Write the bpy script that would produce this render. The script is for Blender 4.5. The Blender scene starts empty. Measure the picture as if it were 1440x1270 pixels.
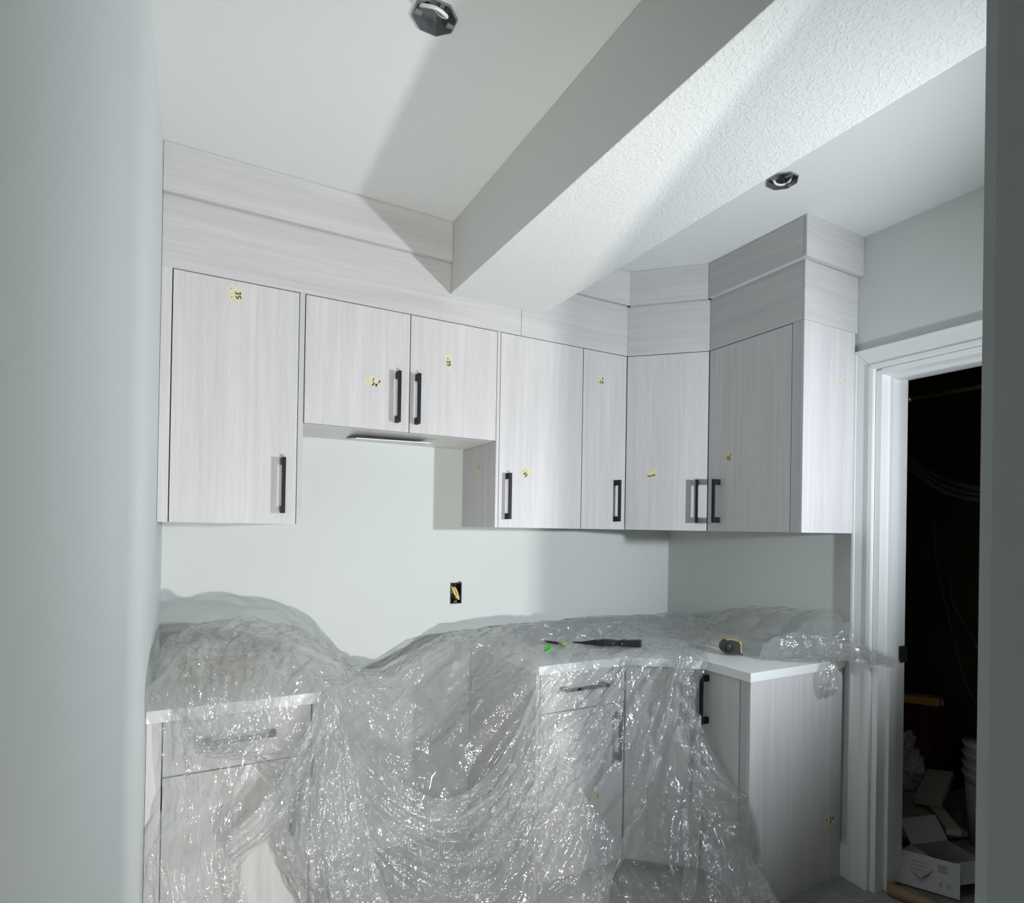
import bpy, bmesh, math, random
import numpy as np
from mathutils import Vector, Matrix
random.seed(7)
scn = bpy.context.scene
COL = scn.collection

# ------------------------------------------------------------------ camera
W = 2.157            # right wall
CZ = 2.309           # ceiling height
cam_d = bpy.data.cameras.new('camera'); cam = bpy.data.objects.new('camera', cam_d); COL.objects.link(cam)
scn.camera = cam
F_PX, CX, CY = 848.62, 768.34, 738.38
YAW, TILT, ROLL = 0.5222, 0.0048, 0.0167
cam_d.sensor_fit = 'HORIZONTAL'; cam_d.sensor_width = 36.0
cam_d.lens = F_PX * 36.0 / 1440.0
cam_d.shift_x = -(CX - 720.0) / 1440.0
cam_d.shift_y = (CY - 635.0) / 1440.0
cam_d.clip_start = 0.01
_f = Vector((math.sin(YAW), math.cos(YAW), 0)); _r = Vector((math.cos(YAW), -math.sin(YAW), 0)); _u = Vector((0, 0, 1))
_f2 = _f * math.cos(TILT) + _u * math.sin(TILT); _u2 = _u * math.cos(TILT) - _f * math.sin(TILT)
_rr = _r * math.cos(ROLL) + _u2 * math.sin(ROLL); _uu = _u2 * math.cos(ROLL) - _r * math.sin(ROLL)
M = Matrix.Identity(4)
for i in range(3):
    M[i][0] = _rr[i]; M[i][1] = _uu[i]; M[i][2] = -_f2[i]
M[0][3], M[1][3], M[2][3] = 0.1039, -2.3299, 1.2464
cam.matrix_world = M

# ------------------------------------------------------------------ world, lights, exposure
wd = bpy.data.worlds.new('world'); scn.world = wd; wd.use_nodes = True
wd.node_tree.nodes['Background'].inputs[0].default_value = (0.75, 0.8, 0.85, 1)
wd.node_tree.nodes['Background'].inputs[1].default_value = 0.02
def spot(name, loc, aim, energy, color, size, blend, radius):
    l = bpy.data.lights.new(name, 'SPOT'); l.energy = energy; l.color = color
    l.spot_size = math.radians(size); l.spot_blend = blend; l.shadow_soft_size = radius
    o = bpy.data.objects.new(name, l); COL.objects.link(o); o.location = loc
    o.rotation_euler = (Vector(aim) - Vector(loc)).to_track_quat('-Z', 'Y').to_euler()
    return o
# cool LED work light standing by the right wall, warm one low on the floor behind the camera
spot('work_light_cool', (1.83, -2.35, 1.33), (0.95, -0.4, 1.58), 120, (0.87, 0.94, 1.0), 116, 0.9, 0.035)
spot('work_light_warm', (0.58, -2.90, 0.58), (0.70, -0.3, 1.12), 145, (1.0, 0.985, 0.94), 92, 0.8, 0.025)
_pl = bpy.data.lights.new('fill_light', 'POINT'); _pl.energy = 2.2; _pl.color = (1.0, 0.97, 0.90); _pl.shadow_soft_size = 0.08  # weak fill added to brighten the near wall, no actual lamp here
_po = bpy.data.objects.new('fill_light', _pl); COL.objects.link(_po); _po.location = (0.13, -3.3, 0.55)
try:
    scn.cycles.transparent_max_bounces = 20
    scn.cycles.max_bounces = 8
    scn.cycles.diffuse_bounces = 4
except Exception: pass
vs = scn.view_settings
vs.view_transform = 'Standard'; vs.look = 'None'; vs.gamma = 1; vs.use_curve_mapping = False
vs.exposure = 0.0

# ------------------------------------------------------------------ materials
def new_mat(name):
    m = bpy.data.materials.new(name); m.use_nodes = True
    return m, m.node_tree, m.node_tree.nodes, m.node_tree.links, m.node_tree.nodes['Principled BSDF']
def plain(name, col, rough=0.5, metal=0.0, noise=0.06, nscale=40, bump=0.0, bscale=200, spec=0.5):
    m, nt, N, L, b = new_mat(name)
    tc = N.new('ShaderNodeTexCoord')
    n = N.new('ShaderNodeTexNoise'); n.inputs['Scale'].default_value = nscale; n.inputs['Detail'].default_value = 4
    L.new(tc.outputs['Object'], n.inputs['Vector'])
    mp = N.new('ShaderNodeMapRange'); mp.inputs[3].default_value = 1 - noise; mp.inputs[4].default_value = 1 + noise
    L.new(n.outputs[0], mp.inputs[0])
    mx = N.new('ShaderNodeMix'); mx.data_type = 'RGBA'; mx.blend_type = 'MULTIPLY'; mx.inputs[0].default_value = 1
    mx.inputs[6].default_value = (*col, 1); L.new(mp.outputs[0], mx.inputs[7]); L.new(mx.outputs[2], b.inputs['Base Color'])
    b.inputs['Roughness'].default_value = rough; b.inputs['Metallic'].default_value = metal
    b.inputs['Specular IOR Level'].default_value = spec
    if bump:
        n2 = N.new('ShaderNodeTexNoise'); n2.inputs['Scale'].default_value = bscale; n2.inputs['Detail'].default_value = 3
        L.new(tc.outputs['Object'], n2.inputs['Vector'])
        bp = N.new('ShaderNodeBump'); bp.inputs['Strength'].default_value = bump; bp.inputs['Distance'].default_value = 0.002
        L.new(n2.outputs[0], bp.inputs['Height']); L.new(bp.outputs[0], b.inputs['Normal'])
    return m
def laminate(name, grain, c1=(0.625, 0.607, 0.61), c2=(0.51, 0.495, 0.498)):
    """pale wood-print laminate; grain 'V' runs along z, 'H' runs horizontally"""
    m, nt, N, L, b = new_mat(name)
    tc = N.new('ShaderNodeTexCoord'); oi = N.new('ShaderNodeObjectInfo')
    add = N.new('ShaderNodeVectorMath'); add.operation = 'ADD'
    sc = N.new('ShaderNodeVectorMath'); sc.operation = 'SCALE'; sc.inputs['Scale'].default_value = 9.0
    cmb = N.new('ShaderNodeCombineXYZ')
    for i in range(3): L.new(oi.outputs['Random'], cmb.inputs[i])
    L.new(cmb.outputs[0], sc.inputs[0]); L.new(tc.outputs['Object'], add.inputs[0]); L.new(sc.outputs[0], add.inputs[1])
    def layer(s_across, s_along, detail, dist):
        mp = N.new('ShaderNodeMapping')
        mp.inputs['Scale'].default_value = (s_across, s_across, s_along) if grain == 'V' else (s_along, s_along, s_across)
        L.new(add.outputs[0], mp.inputs[0])
        n = N.new('ShaderNodeTexNoise'); n.inputs['Scale'].default_value = 1; n.inputs['Detail'].default_value = detail
        n.inputs['Distortion'].default_value = dist; n.inputs['Roughness'].default_value = 0.6
        L.new(mp.outputs[0], n.inputs['Vector']); return n
    a = layer(75, 1.8, 6, 0.5); c = layer(16, 0.9, 3, 1.2); d = layer(300, 14, 2, 0)
    m1 = N.new('ShaderNodeMath'); m1.operation = 'MULTIPLY_ADD'; m1.inputs[1].default_value = 0.45
    L.new(a.outputs[0], m1.inputs[0])
    m2 = N.new('ShaderNodeMath'); m2.operation = 'MULTIPLY_ADD'; m2.inputs[1].default_value = 0.33
    L.new(c.outputs[0], m2.inputs[0]); L.new(m2.outputs[0], m1.inputs[2])
    m3 = N.new('ShaderNodeMath'); m3.operation = 'MULTIPLY'; m3.inputs[1].default_value = 0.22
    L.new(d.outputs[0], m3.inputs[0]); L.new(m3.outputs[0], m2.inputs[2])
    r = N.new('ShaderNodeValToRGB'); r.color_ramp.elements[0].position = 0.34; r.color_ramp.elements[1].position = 0.62
    r.color_ramp.elements[0].color = (*c2, 1); r.color_ramp.elements[1].color = (*c1, 1)
    L.new(m1.outputs[0], r.inputs[0]); L.new(r.outputs[0], b.inputs['Base Color'])
    b.inputs['Roughness'].default_value = 0.42; b.inputs['Specular IOR Level'].default_value = 0.35
    bp = N.new('ShaderNodeBump'); bp.inputs['Strength'].default_value = 0.12; bp.inputs['Distance'].default_value = 0.0006
    L.new(m1.outputs[0], bp.inputs['Height']); L.new(bp.outputs[0], b.inputs['Normal'])
    return m
def knockdown(name, col, scale=95, strength=0.5, dist=0.0025):
    m, nt, N, L, b = new_mat(name)
    tc = N.new('ShaderNodeTexCoord')
    n = N.new('ShaderNodeTexNoise'); n.inputs['Scale'].default_value = scale; n.inputs['Detail'].default_value = 3; n.inputs['Distortion'].default_value = 0.8
    L.new(tc.outputs['Object'], n.inputs['Vector'])
    r = N.new('ShaderNodeValToRGB'); r.color_ramp.elements[0].position = 0.50; r.color_ramp.elements[1].position = 0.60
    L.new(n.outputs[0], r.inputs[0])
    bp = N.new('ShaderNodeBump'); bp.inputs['Strength'].default_value = strength; bp.inputs['Distance'].default_value = dist
    L.new(r.outputs[0], bp.inputs['Height']); L.new(bp.outputs[0], b.inputs['Normal'])
    b.inputs['Base Color'].default_value = (*col, 1); b.inputs['Roughness'].default_value = 0.7
    b.inputs['Specular IOR Level'].default_value = 0.2
    return m
M_wall = plain('wall_paint', (0.61, 0.635, 0.62), 0.55, noise=0.015, nscale=3, bump=0.10, bscale=260, spec=0.3)
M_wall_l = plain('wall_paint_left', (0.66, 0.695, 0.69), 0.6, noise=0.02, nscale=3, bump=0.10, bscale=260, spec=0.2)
M_ceil = knockdown('ceiling_texture', (0.72, 0.735, 0.72), 140, 0.10)
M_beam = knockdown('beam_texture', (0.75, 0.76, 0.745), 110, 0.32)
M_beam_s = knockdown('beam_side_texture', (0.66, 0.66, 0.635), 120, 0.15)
M_trim = plain('white_trim_paint', (0.81, 0.815, 0.81), 0.4, noise=0.02, nscale=10)
M_floor = plain('grey_vinyl_floor', (0.30, 0.31, 0.29), 0.55, noise=0.12, nscale=9, bump=0.05, bscale=60)
M_lamV = laminate('laminate_vertical_grain', 'V')
M_lamH = laminate('laminate_horizontal_grain', 'H', (0.575, 0.56, 0.562), (0.465, 0.452, 0.455))
M_edge = plain('laminate_edge_band', (0.50, 0.49, 0.51), 0.5, noise=0.03)
M_carc = plain('cabinet_carcass', (0.62, 0.61, 0.59), 0.55, noise=0.03)
M_gap = plain('seam_shade_dark', (0.03, 0.025, 0.028), 0.8)  # near-black colour stands in for shade inside the door seams
M_under = plain('melamine_white', (0.74, 0.73, 0.70), 0.4, noise=0.02)
M_black = plain('matte_black_metal', (0.008, 0.008, 0.010), 0.5, 0.0, noise=0.1, spec=0.25)
M_tape = plain('masking_tape', (0.64, 0.60, 0.42), 0.7, noise=0.08, nscale=120)
M_ink = plain('pencil_ink', (0.035, 0.033, 0.02), 0.8)
M_top = plain('white_worktop', (0.80, 0.81, 0.81), 0.35, noise=0.02, nscale=30)
M_metal = plain('galvanised_steel', (0.30, 0.31, 0.32), 0.45, 0.75, noise=0.25, nscale=25, bump=0.2, bscale=60)
M_dark = plain('dark_metal', (0.03, 0.032, 0.034), 0.5, 0.3)
M_cable = plain('white_cable_sheath', (0.72, 0.72, 0.70), 0.4)
M_yellow = plain('yellow_cable_sheath', (0.70, 0.58, 0.22), 0.45)
M_blackp = plain('black_plastic', (0.015, 0.016, 0.018), 0.45)
M_wire = plain('shade_dimmed_cable', (0.16, 0.15, 0.13), 0.6)  # pale cable with the store room's dimness put into its colour
M_green = plain('green_plastic', (0.09, 0.50, 0.06), 0.4)
M_lime = plain('lime_plastic', (0.42, 0.60, 0.06), 0.4)
M_ytool = plain('yellow_plastic', (0.52, 0.42, 0.10), 0.45)
M_card = plain('cardboard', (0.42, 0.30, 0.15), 0.8, noise=0.08)
M_cardd = plain('cardboard_print', (0.10, 0.08, 0.05), 0.8)
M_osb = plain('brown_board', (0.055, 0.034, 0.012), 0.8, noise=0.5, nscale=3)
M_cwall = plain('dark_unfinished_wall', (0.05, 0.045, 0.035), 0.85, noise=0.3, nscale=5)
M_cfloor = plain('dusty_concrete', (0.20, 0.19, 0.17), 0.8, noise=0.3, nscale=12)
M_copper = plain('copper_pipe', (0.55, 0.33, 0.16), 0.35, 0.8)
M_white_card = plain('white_printed_carton', (0.42, 0.42, 0.41), 0.6, noise=0.05)
M_greycard = plain('grey_carton_inside', (0.30, 0.29, 0.27), 0.8)
M_board = plain('offcut_board', (0.38, 0.35, 0.30), 0.7, noise=0.12, nscale=8)
M_blue = plain('blue_packaging', (0.03, 0.07, 0.18), 0.5)
M_bag = plain('grey_plastic_bag', (0.42, 0.42, 0.46), 0.3, noise=0.2, nscale=14, bump=0.8, bscale=25)
M_red = plain('dark_red_plastic', (0.10, 0.02, 0.025), 0.5)
M_orange = plain('orange_tool_plastic', (0.55, 0.25, 0.04), 0.5)
M_bucket = plain('pale_bucket_plastic', (0.50, 0.50, 0.47), 0.5)
M_stick = plain('brown_paper_tube', (0.27, 0.17, 0.09), 0.7, noise=0.15)
M_wood = plain('raw_wood', (0.40, 0.30, 0.18), 0.7, noise=0.2)

# ------------------------------------------------------------------ object helpers
def link_obj(name, me, parent=None, loc=(0, 0, 0)):
    o = bpy.data.objects.new(name, me); COL.objects.link(o)
    if parent is not None:
        o.parent = parent
        pw = Vector(parent['_w']); o.location = Vector(loc) - pw
    else:
        o.location = loc
    o['_w'] = tuple(loc)
    return o
def obj(name, bm, mats, parent=None, smooth=False):
    """verts are in world coordinates; origin goes to the bottom centre of the bounding box"""
    if not isinstance(mats, (list, tuple)): mats = [mats]
    bmesh.ops.recalc_face_normals(bm, faces=bm.faces[:])
    vs_ = [v.co for v in bm.verts]
    lo = Vector([min(v[i] for v in vs_) for i in range(3)]); hi = Vector([max(v[i] for v in vs_) for i in range(3)])
    base = Vector(((lo.x + hi.x) / 2, (lo.y + hi.y) / 2, lo.z))
    bmesh.ops.translate(bm, verts=bm.verts[:], vec=-base)
    me = bpy.data.meshes.new(name); bm.to_mesh(me); bm.free()
    for m in mats: me.materials.append(m)
    if smooth:
        for p in me.polygons: p.use_smooth = True
    return link_obj(name, me, parent, base)
def thing(name, label, cat, loc, group=None):
    o = link_obj(name, None, None, loc); o['label'] = label; o['category'] = cat
    o.empty_display_size = 0.05
    if group: o['group'] = group
    return o
def tag(o, label, cat, group=None):
    o['label'] = label; o['category'] = cat
    if group: o['group'] = group
    return o
def struct(o): o['kind'] = 'structure'; return o
B = bmesh.new
def box(bm, lo, hi, bev=0, mi=0):
    lo = Vector(lo); hi = Vector(hi)
    return obox(bm, (lo + hi) / 2, (1, 0, 0), (0, 1, 0), (0, 0, 1), hi - lo, bev, mi)
def obox(bm, c, ax, ay, az, dims, bev=0, mi=0):
    c = Vector(c); ax = Vector(ax).normalized(); ay = Vector(ay).normalized(); az = Vector(az).normalized()
    vs_ = []
    for sx in (-.5, .5):
        for sy in (-.5, .5):
            for sz in (-.5, .5):
                vs_.append(bm.verts.new(c + ax * dims[0] * sx + ay * dims[1] * sy + az * dims[2] * sz))
    idx = [(0, 1, 3, 2), (4, 6, 7, 5), (0, 4, 5, 1), (2, 3, 7, 6), (0, 2, 6, 4), (1, 5, 7, 3)]
    fs = [bm.faces.new([vs_[i] for i in f]) for f in idx]
    for f in fs: f.material_index = mi
    if bev:
        es = set(e for f in fs for e in f.edges)
        r = bmesh.ops.bevel(bm, geom=list(es), offset=bev, segments=2, affect='EDGES', profile=0.7)
        for f in r['faces']: f.material_index = mi
    return vs_
def prism(bm, pts, z0, z1, bev=0, mi=0):
    lo = [bm.verts.new((p[0], p[1], z0)) for p in pts]; hi = [bm.verts.new((p[0], p[1], z1)) for p in pts]
    n = len(pts); fs = [bm.faces.new(lo[::-1]), bm.faces.new(hi)]
    for i in range(n): fs.append(bm.faces.new((lo[i], lo[(i + 1) % n], hi[(i + 1) % n], hi[i])))
    for f in fs: f.material_index = mi
    if bev: bmesh.ops.bevel(bm, geom=list(set(e for f in fs for e in f.edges)), offset=bev, segments=2, affect='EDGES', profile=0.7)
def tube(bm, pts, r, seg=8, mi=0, cap=True):
    pts = [Vector(p) for p in pts]; rings = []
    rr = r if isinstance(r, (list, tuple)) else [r] * len(pts)
    t0 = (pts[1] - pts[0]).normalized(); ref = Vector((0, 0, 1)) if abs(t0.z) < 0.9 else Vector((1, 0, 0))
    n = t0.cross(ref).normalized()
    for i, p in enumerate(pts):
        t = (pts[min(i + 1, len(pts) - 1)] - pts[max(i - 1, 0)]).normalized()
        n = (n - t * n.dot(t)).normalized(); b = t.cross(n)
        rings.append([bm.verts.new(p + (n * math.cos(2 * math.pi * k / seg) + b * math.sin(2 * math.pi * k / seg)) * rr[i]) for k in range(seg)])
    fs = []
    for a, b in zip(rings, rings[1:]):
        for k in range(seg): fs.append(bm.faces.new((a[k], a[(k + 1) % seg], b[(k + 1) % seg], b[k])))
    if cap: fs.append(bm.faces.new(rings[0][::-1])); fs.append(bm.faces.new(rings[-1]))
    for f in fs: f.material_index = mi; f.smooth = True
def spline(ctrl, n=8):
    c = [Vector(p) for p in ctrl]; c = [c[0] * 2 - c[1]] + c + [c[-1] * 2 - c[-2]]; out = []
    for i in range(1, len(c) - 2):
        for k in range(n):
            t = k / n; a, b, d, e = c[i - 1], c[i], c[i + 1], c[i + 2]
            out.append(0.5 * ((2 * b) + (d - a) * t + (2 * a - 5 * b + 4 * d - e) * t * t + (3 * b - a - 3 * d + e) * t ** 3))
    out.append(c[-2]); return out
def V3(o2, z): return Vector((o2[0], o2[1], z))

def panel(bm, o2, ux, w, z0, z1, th, bev=0.0008, mi=0):
    """upright board: front face starts at o2, runs w along ux, faces (ux.y,-ux.x); thickness goes behind"""
    ux = Vector((ux[0], ux[1], 0)).normalized(); n = Vector((ux.y, -ux.x, 0))
    c = V3(o2, (z0 + z1) / 2) + ux * w / 2 - n * th / 2
    return obox(bm, c, ux, n, (0, 0, 1), (w, th, z1 - z0), bev, mi)
def handle(parent, o2, ux, s, z, L=0.170, vertical=True, label=None):
    """square black bar pull: s = distance along ux of its centre, z = centre height"""
    ux = Vector((ux[0], ux[1], 0)).normalized(); n = Vector((ux.y, -ux.x, 0)); up = Vector((0, 0, 1))
    a = up if vertical else ux; b = ux if vertical else up
    c = V3(o2, z) + ux * s; bm = B()
    obox(bm, c + n * 0.0315, b, n, a, (0.011, 0.009, L), 0.0008)
    for sg in (-1, 1):
        obox(bm, c + n * 0.0145 + a * sg * (L / 2 - 0.011), b, n, a, (0.011, 0.029, 0.022), 0.0008)
    o = obj('handle', bm, M_black, parent)
    return o
def tape(parent, o2, ux, s, z, w, h, rot=0, marks='', mrot=0.0, ms=0.016):
    """scrap of masking tape with pencilled marks"""
    ux = Vector((ux[0], ux[1], 0)).normalized(); n = Vector((ux.y, -ux.x, 0)); up = Vector((0, 0, 1))
    ca, sa = math.cos(rot), math.sin(rot)
    a = ux * ca + up * sa; b = up * ca - ux * sa
    c = V3(o2, z) + ux * s; bm = B()
    # torn outline
    pts = []
    for k in range(5): pts.append((-w / 2 + w * k / 5, -h / 2 + random.uniform(-.03, .03) * h))
    for k in range(3): pts.append((w / 2 + random.uniform(-.05, .05) * w, -h / 2 + h * k / 3))
    for k in range(5): pts.append((w / 2 - w * k / 5, h / 2 + random.uniform(-.03, .03) * h))
    for k in range(3): pts.append((-w / 2 + random.uniform(-.05, .05) * w, h / 2 - h * k / 3))
    f0 = [bm.verts.new(c + a * p[0] + b * p[1] + n * 0.0006) for p in pts]
    f1 = [bm.verts.new(c + a * p[0] + b * p[1] + n * 0.0001) for p in pts]
    bm.faces.new(f0)
    for i in range(len(pts)): bm.faces.new((f0[i], f0[(i + 1) % len(pts)], f1[(i + 1) % len(pts)], f1[i]))
    ca, sa = math.cos(mrot), math.sin(mrot)
    def stroke(x0, y0, x1, y1, wd=0.0032):
        d = Vector((x1 - x0, y1 - y0)); 
        if d.length < 1e-5: d = Vector((0.002, 0))
        d.normalize(); q = Vector((-d.y, d.x)) * wd / 2
        P = [(x0 + q.x, y0 + q.y), (x1 + q.x, y1 + q.y), (x1 - q.x, y1 - q.y), (x0 - q.x, y0 - q.y)]
        vv = []
        for (x, y) in P:
            xr, yr = x * ca - y * sa, x * sa + y * ca
            vv.append(bm.verts.new(c + a * xr + b * yr + n * 0.0009))
        f = bm.faces.new(vv); f.material_index = 1
    G = {'3': [(0, 1, .6, 1), (.6, 1, .25, .55), (.25, .55, .6, .3), (.6, .3, .3, 0), (.3, 0, 0, .1)],
         '5': [(.6, 1, 0, 1), (0, 1, 0, .55), (0, .55, .5, .5), (.5, .5, .6, .2), (.6, .2, 0, 0)],
         '2': [(0, .85, .3, 1), (.3, 1, .6, .75), (.6, .75, 0, 0), (0, 0, .65, 0)],
         '1': [(.3, 0, .3, 1)], '4': [(.45, 0, .45, 1), (.45, 1, 0, .35), (0, .35, .7, .35)],
         '7': [(0, 1, .6, 1), (.6, 1, .2, 0)], '-': [(0, .5, .6, .5)], '.': [(.25, .4, .35, .55)], ' ': []}
    lines_ = marks.split('/')
    for li, ln in enumerate(lines_):
        x = -len(ln) * ms * 0.45; y = (len(lines_) / 2 - li - 1) * ms * 1.3
        for ch in ln:
            for s_ in G.get(ch, []):
                stroke(x + s_[0] * ms, y + s_[1] * ms, x + s_[2] * ms, y + s_[3] * ms)
            x += ms * 0.95
    bmesh.ops.recalc_face_normals(bm, faces=bm.faces[:])
    o = obj('tape_scrap', bm, [M_tape, M_ink], parent)
    return o

# ------------------------------------------------------------------ room shell
def wall_holes(name, axis, pos, th, u0, u1, z0, z1, holes, mat):
    """wall slab on plane axis=pos with rectangular holes [(ua,ub,za,zb)], thickness th (signed)"""
    us = sorted({u0, u1, *[h[0] for h in holes], *[h[1] for h in holes]})
    zs = sorted({z0, z1, *[h[2] for h in holes], *[h[3] for h in holes]})
    bm = B(); us = [u for u in us if u0 <= u <= u1]; zs = [z for z in zs if z0 <= z <= z1]
    solid = lambda i, j: 0 <= i < len(us) - 1 and 0 <= j < len(zs) - 1 and not any(h[0] <= (us[i] + us[i + 1]) / 2 <= h[1] and h[2] <= (zs[j] + zs[j + 1]) / 2 <= h[3] for h in holes)
    def P(u, z, d): return (u, pos + d, z) if axis == 'y' else (pos + d, u, z)
    def q(*ps): bm.faces.new([bm.verts.new(p) for p in ps])
    for i in range(len(us) - 1):
        for j in range(len(zs) - 1):
            if not solid(i, j): continue
            a, b, c, d = us[i], us[i + 1], zs[j], zs[j + 1]
            q(P(a, c, 0), P(b, c, 0), P(b, d, 0), P(a, d, 0)); q(P(a, c, th), P(b, c, th), P(b, d, th), P(a, d, th))
            if not solid(i - 1, j): q(P(a, c, 0), P(a, d, 0), P(a, d, th), P(a, c, th))
            if not solid(i + 1, j): q(P(b, c, 0), P(b, d, 0), P(b, d, th), P(b, c, th))
            if not solid(i, j - 1): q(P(a, c, 0), P(b, c, 0), P(b, c, th), P(a, c, th))
            if not solid(i, j + 1): q(P(a, d, 0), P(b, d, 0), P(b, d, th), P(a, d, th))
    bmesh.ops.remove_doubles(bm, verts=bm.verts[:], dist=1e-5)
    return struct(obj(name, bm, mat))
YR = -4.6
D0, D1, DH = -1.808, -1.078, 1.814      # door opening along y, head height
OUT = (0.997, 1.046, 0.930, 1.016)      # electrical box cut-out
wall_holes('wall_back', 'y', 0, 0.10, -0.1, W + 0.14, 0, CZ, [OUT], M_wall)
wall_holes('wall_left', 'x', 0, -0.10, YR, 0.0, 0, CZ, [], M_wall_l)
wall_holes('wall_right', 'x', W, 0.14, YR, 0.0, 0, CZ, [(D0, D1, 0, DH)], M_wall)
wall_holes('wall_rear', 'y', YR, -0.10, -0.1, W + 0.14, 0, CZ, [], M_wall)
NX, NY = 0.300, -2.24
bm = B(); box(bm, (NX, YR, 0), (NX + 0.08, NY, CZ), 0.004); struct(obj('wall_near', bm, M_wall))
bm = B(); box(bm, (0.785, YR, 0), (0.885, -2.17, CZ), 0.004); struct(obj('light_blocker', bm, M_wall))  # unseen slab added to cut the warm light off from the right side
bm = B(); box(bm, (-0.1, YR - 0.1, -0.08), (3.5, 0.1, 0)); struct(obj('floor', bm, M_floor))
# ceiling with two octagonal cut-outs for the light boxes
CANS = [(0.512, -1.118), (1.615, -1.10)]
def ceiling():
    bm = B()
    rings = []
    s = 0.10
    xs = [-0.1, CANS[0][0] - s, CANS[0][0] + s, CANS[1][0] - s, CANS[1][0] + s, W + 0.14]
    ys = [YR - 0.1, -1.109 - s - .01, -1.109 + s + .01, 0.1]
    for i in range(5):
        for j in range(3):
            x0, x1, y0, y1 = xs[i], xs[i + 1], ys[j], ys[j + 1]
            if i in (1, 3) and j == 1:
                cx, cy = CANS[0 if i == 1 else 1]
                r = 0.048
                inner = [bm.verts.new((cx + r * math.cos(math.pi / 8 + k * math.pi / 4), cy + r * math.sin(math.pi / 8 + k * math.pi / 4), CZ)) for k in range(8)]
                c = [bm.verts.new(p) for p in ((x1, y1, CZ), (x0, y1, CZ), (x0, y0, CZ), (x1, y0, CZ))]
                # inner indices 0..7 ccw from 22.5deg
                bm.faces.new((c[0], inner[1], inner[0])); bm.faces.new((c[0], c[1], inner[2], inner[1]))
                bm.faces.new((c[1], inner[3], inner[2])); bm.faces.new((c[1], c[2], inner[4], inner[3]))
                bm.faces.new((c[2], inner[5], inner[4])); bm.faces.new((c[2], c[3], inner[6], inner[5]))
                bm.faces.new((c[3], inner[7], inner[6])); bm.faces.new((c[3], c[0], inner[0], inner[7]))
                up = [bm.verts.new(v.co + Vector((0, 0, 0.012))) for v in inner]
                for k in range(8): bm.faces.new((inner[k], inner[(k + 1) % 8], up[(k + 1) % 8], up[k]))
            else:
                bm.faces.new([bm.verts.new(p) for p in ((x0, y0, CZ), (x1, y0, CZ), (x1, y1, CZ), (x0, y1, CZ))])
    bmesh.ops.remove_doubles(bm, verts=bm.verts[:], dist=1e-5)
    top = [bm.verts.new(p) for p in ((-.1, YR - .1, CZ + .12), (W + .14, YR - .1, CZ + .12), (W + .14, .1, CZ + .12), (-.1, .1, CZ + .12))]
    bm.faces.new(top)
    return struct(obj('ceiling', bm, M_ceil))
ceiling()
# dropped beam running from the cabinets towards the camera
BX0, BX1, BZ = 0.856, 1.228, 2.062
bm = B(); box(bm, (BX0, YR, BZ), (BX1, -0.3195, CZ), 0.003)
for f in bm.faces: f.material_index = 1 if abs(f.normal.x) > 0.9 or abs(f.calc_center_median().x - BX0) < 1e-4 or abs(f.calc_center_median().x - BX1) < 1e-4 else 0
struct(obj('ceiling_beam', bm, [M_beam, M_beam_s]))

# door 1: painted frame with casing on the right wall, no leaf in view
dr = link_obj('door_1', None, None, (W, (D0 + D1) / 2, 0)); struct(dr)
CT = 0.016
def casing_board(lo, hi):
    bm = B(); box(bm, lo, hi, 0.003); return bm
def yz_prism(bm, pts, x0, x1):
    lo = [bm.verts.new((x0, p[0], p[1])) for p in pts]; hi = [bm.verts.new((x1, p[0], p[1])) for p in pts]; n = len(pts)
    fs = [bm.faces.new(lo), bm.faces.new(hi[::-1])] + [bm.faces.new((lo[i], lo[(i + 1) % n], hi[(i + 1) % n], hi[i])) for i in range(n)]
    bmesh.ops.bevel(bm, geom=list(set(e for f in fs for e in f.edges)), offset=.0012, segments=2, affect='EDGES')
def casing(name, fn):
    bm = B(); yz_prism(bm, fn(.008, .083), W - CT, W - .0005); yz_prism(bm, fn(.008, .024), W - CT - .005, W - CT + .001); yz_prism(bm, fn(.072, .083), W - CT - .003, W - CT + .001)
    obj(name, bm, M_trim, dr)
casing('casing', lambda i, o: [(D1 + i, 0), (D1 + o, 0), (D1 + o, DH + o - .0004), (D1 + i, DH + i - .0004)])
casing('casing', lambda i, o: [(D0 - i, 0), (D0 - o, 0), (D0 - o, DH + o - .0004), (D0 - i, DH + i - .0004)])
casing('head_casing', lambda i, o: [(D1 + i, DH + i), (D1 + o, DH + o), (D0 - o, DH + o), (D0 - i, DH + i)])
for nm, lo, hi in (('jamb', (W - 0.006, D1 - 0.014, 0), (W + 0.155, D1 + 0.006, DH)), ('jamb', (W - 0.006, D0 - 0.006, 0), (W + 0.155, D0 + 0.014, DH)), ('head_jamb', (W - 0.006, D0 + .0135, DH - 0.014), (W + 0.155, D1 - .0135, DH + 0.006))):
    bm = B(); box(bm, lo, hi, 0); obj(nm, bm, M_trim, dr)
for nm, lo, hi in (('door_stop', (W + 0.045, D1 - 0.026, 0), (W + 0.085, D1 - 0.0141, DH - 0.0141)), ('door_stop', (W + 0.045, D0 + 0.0141, 0), (W + 0.085, D0 + 0.026, DH - 0.0141)), ('door_stop', (W + 0.045, D0 + 0.0262, DH - 0.026), (W + 0.085, D1 - 0.0262, DH - 0.0141))):
    bm = B(); box(bm, lo, hi, 0); obj(nm, bm, M_trim, dr)
bm = B(); box(bm, (W + 0.118, D1 - 0.0165, 0.785), (W + 0.158, D1 - 0.0135, 0.845), 0.001); box(bm, (W + 0.150, D1 - 0.024, 0.79), (W + 0.158, D1 - 0.0135, 0.84), 0.001)
obj('strike_plate', bm, M_dark, dr)
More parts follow.
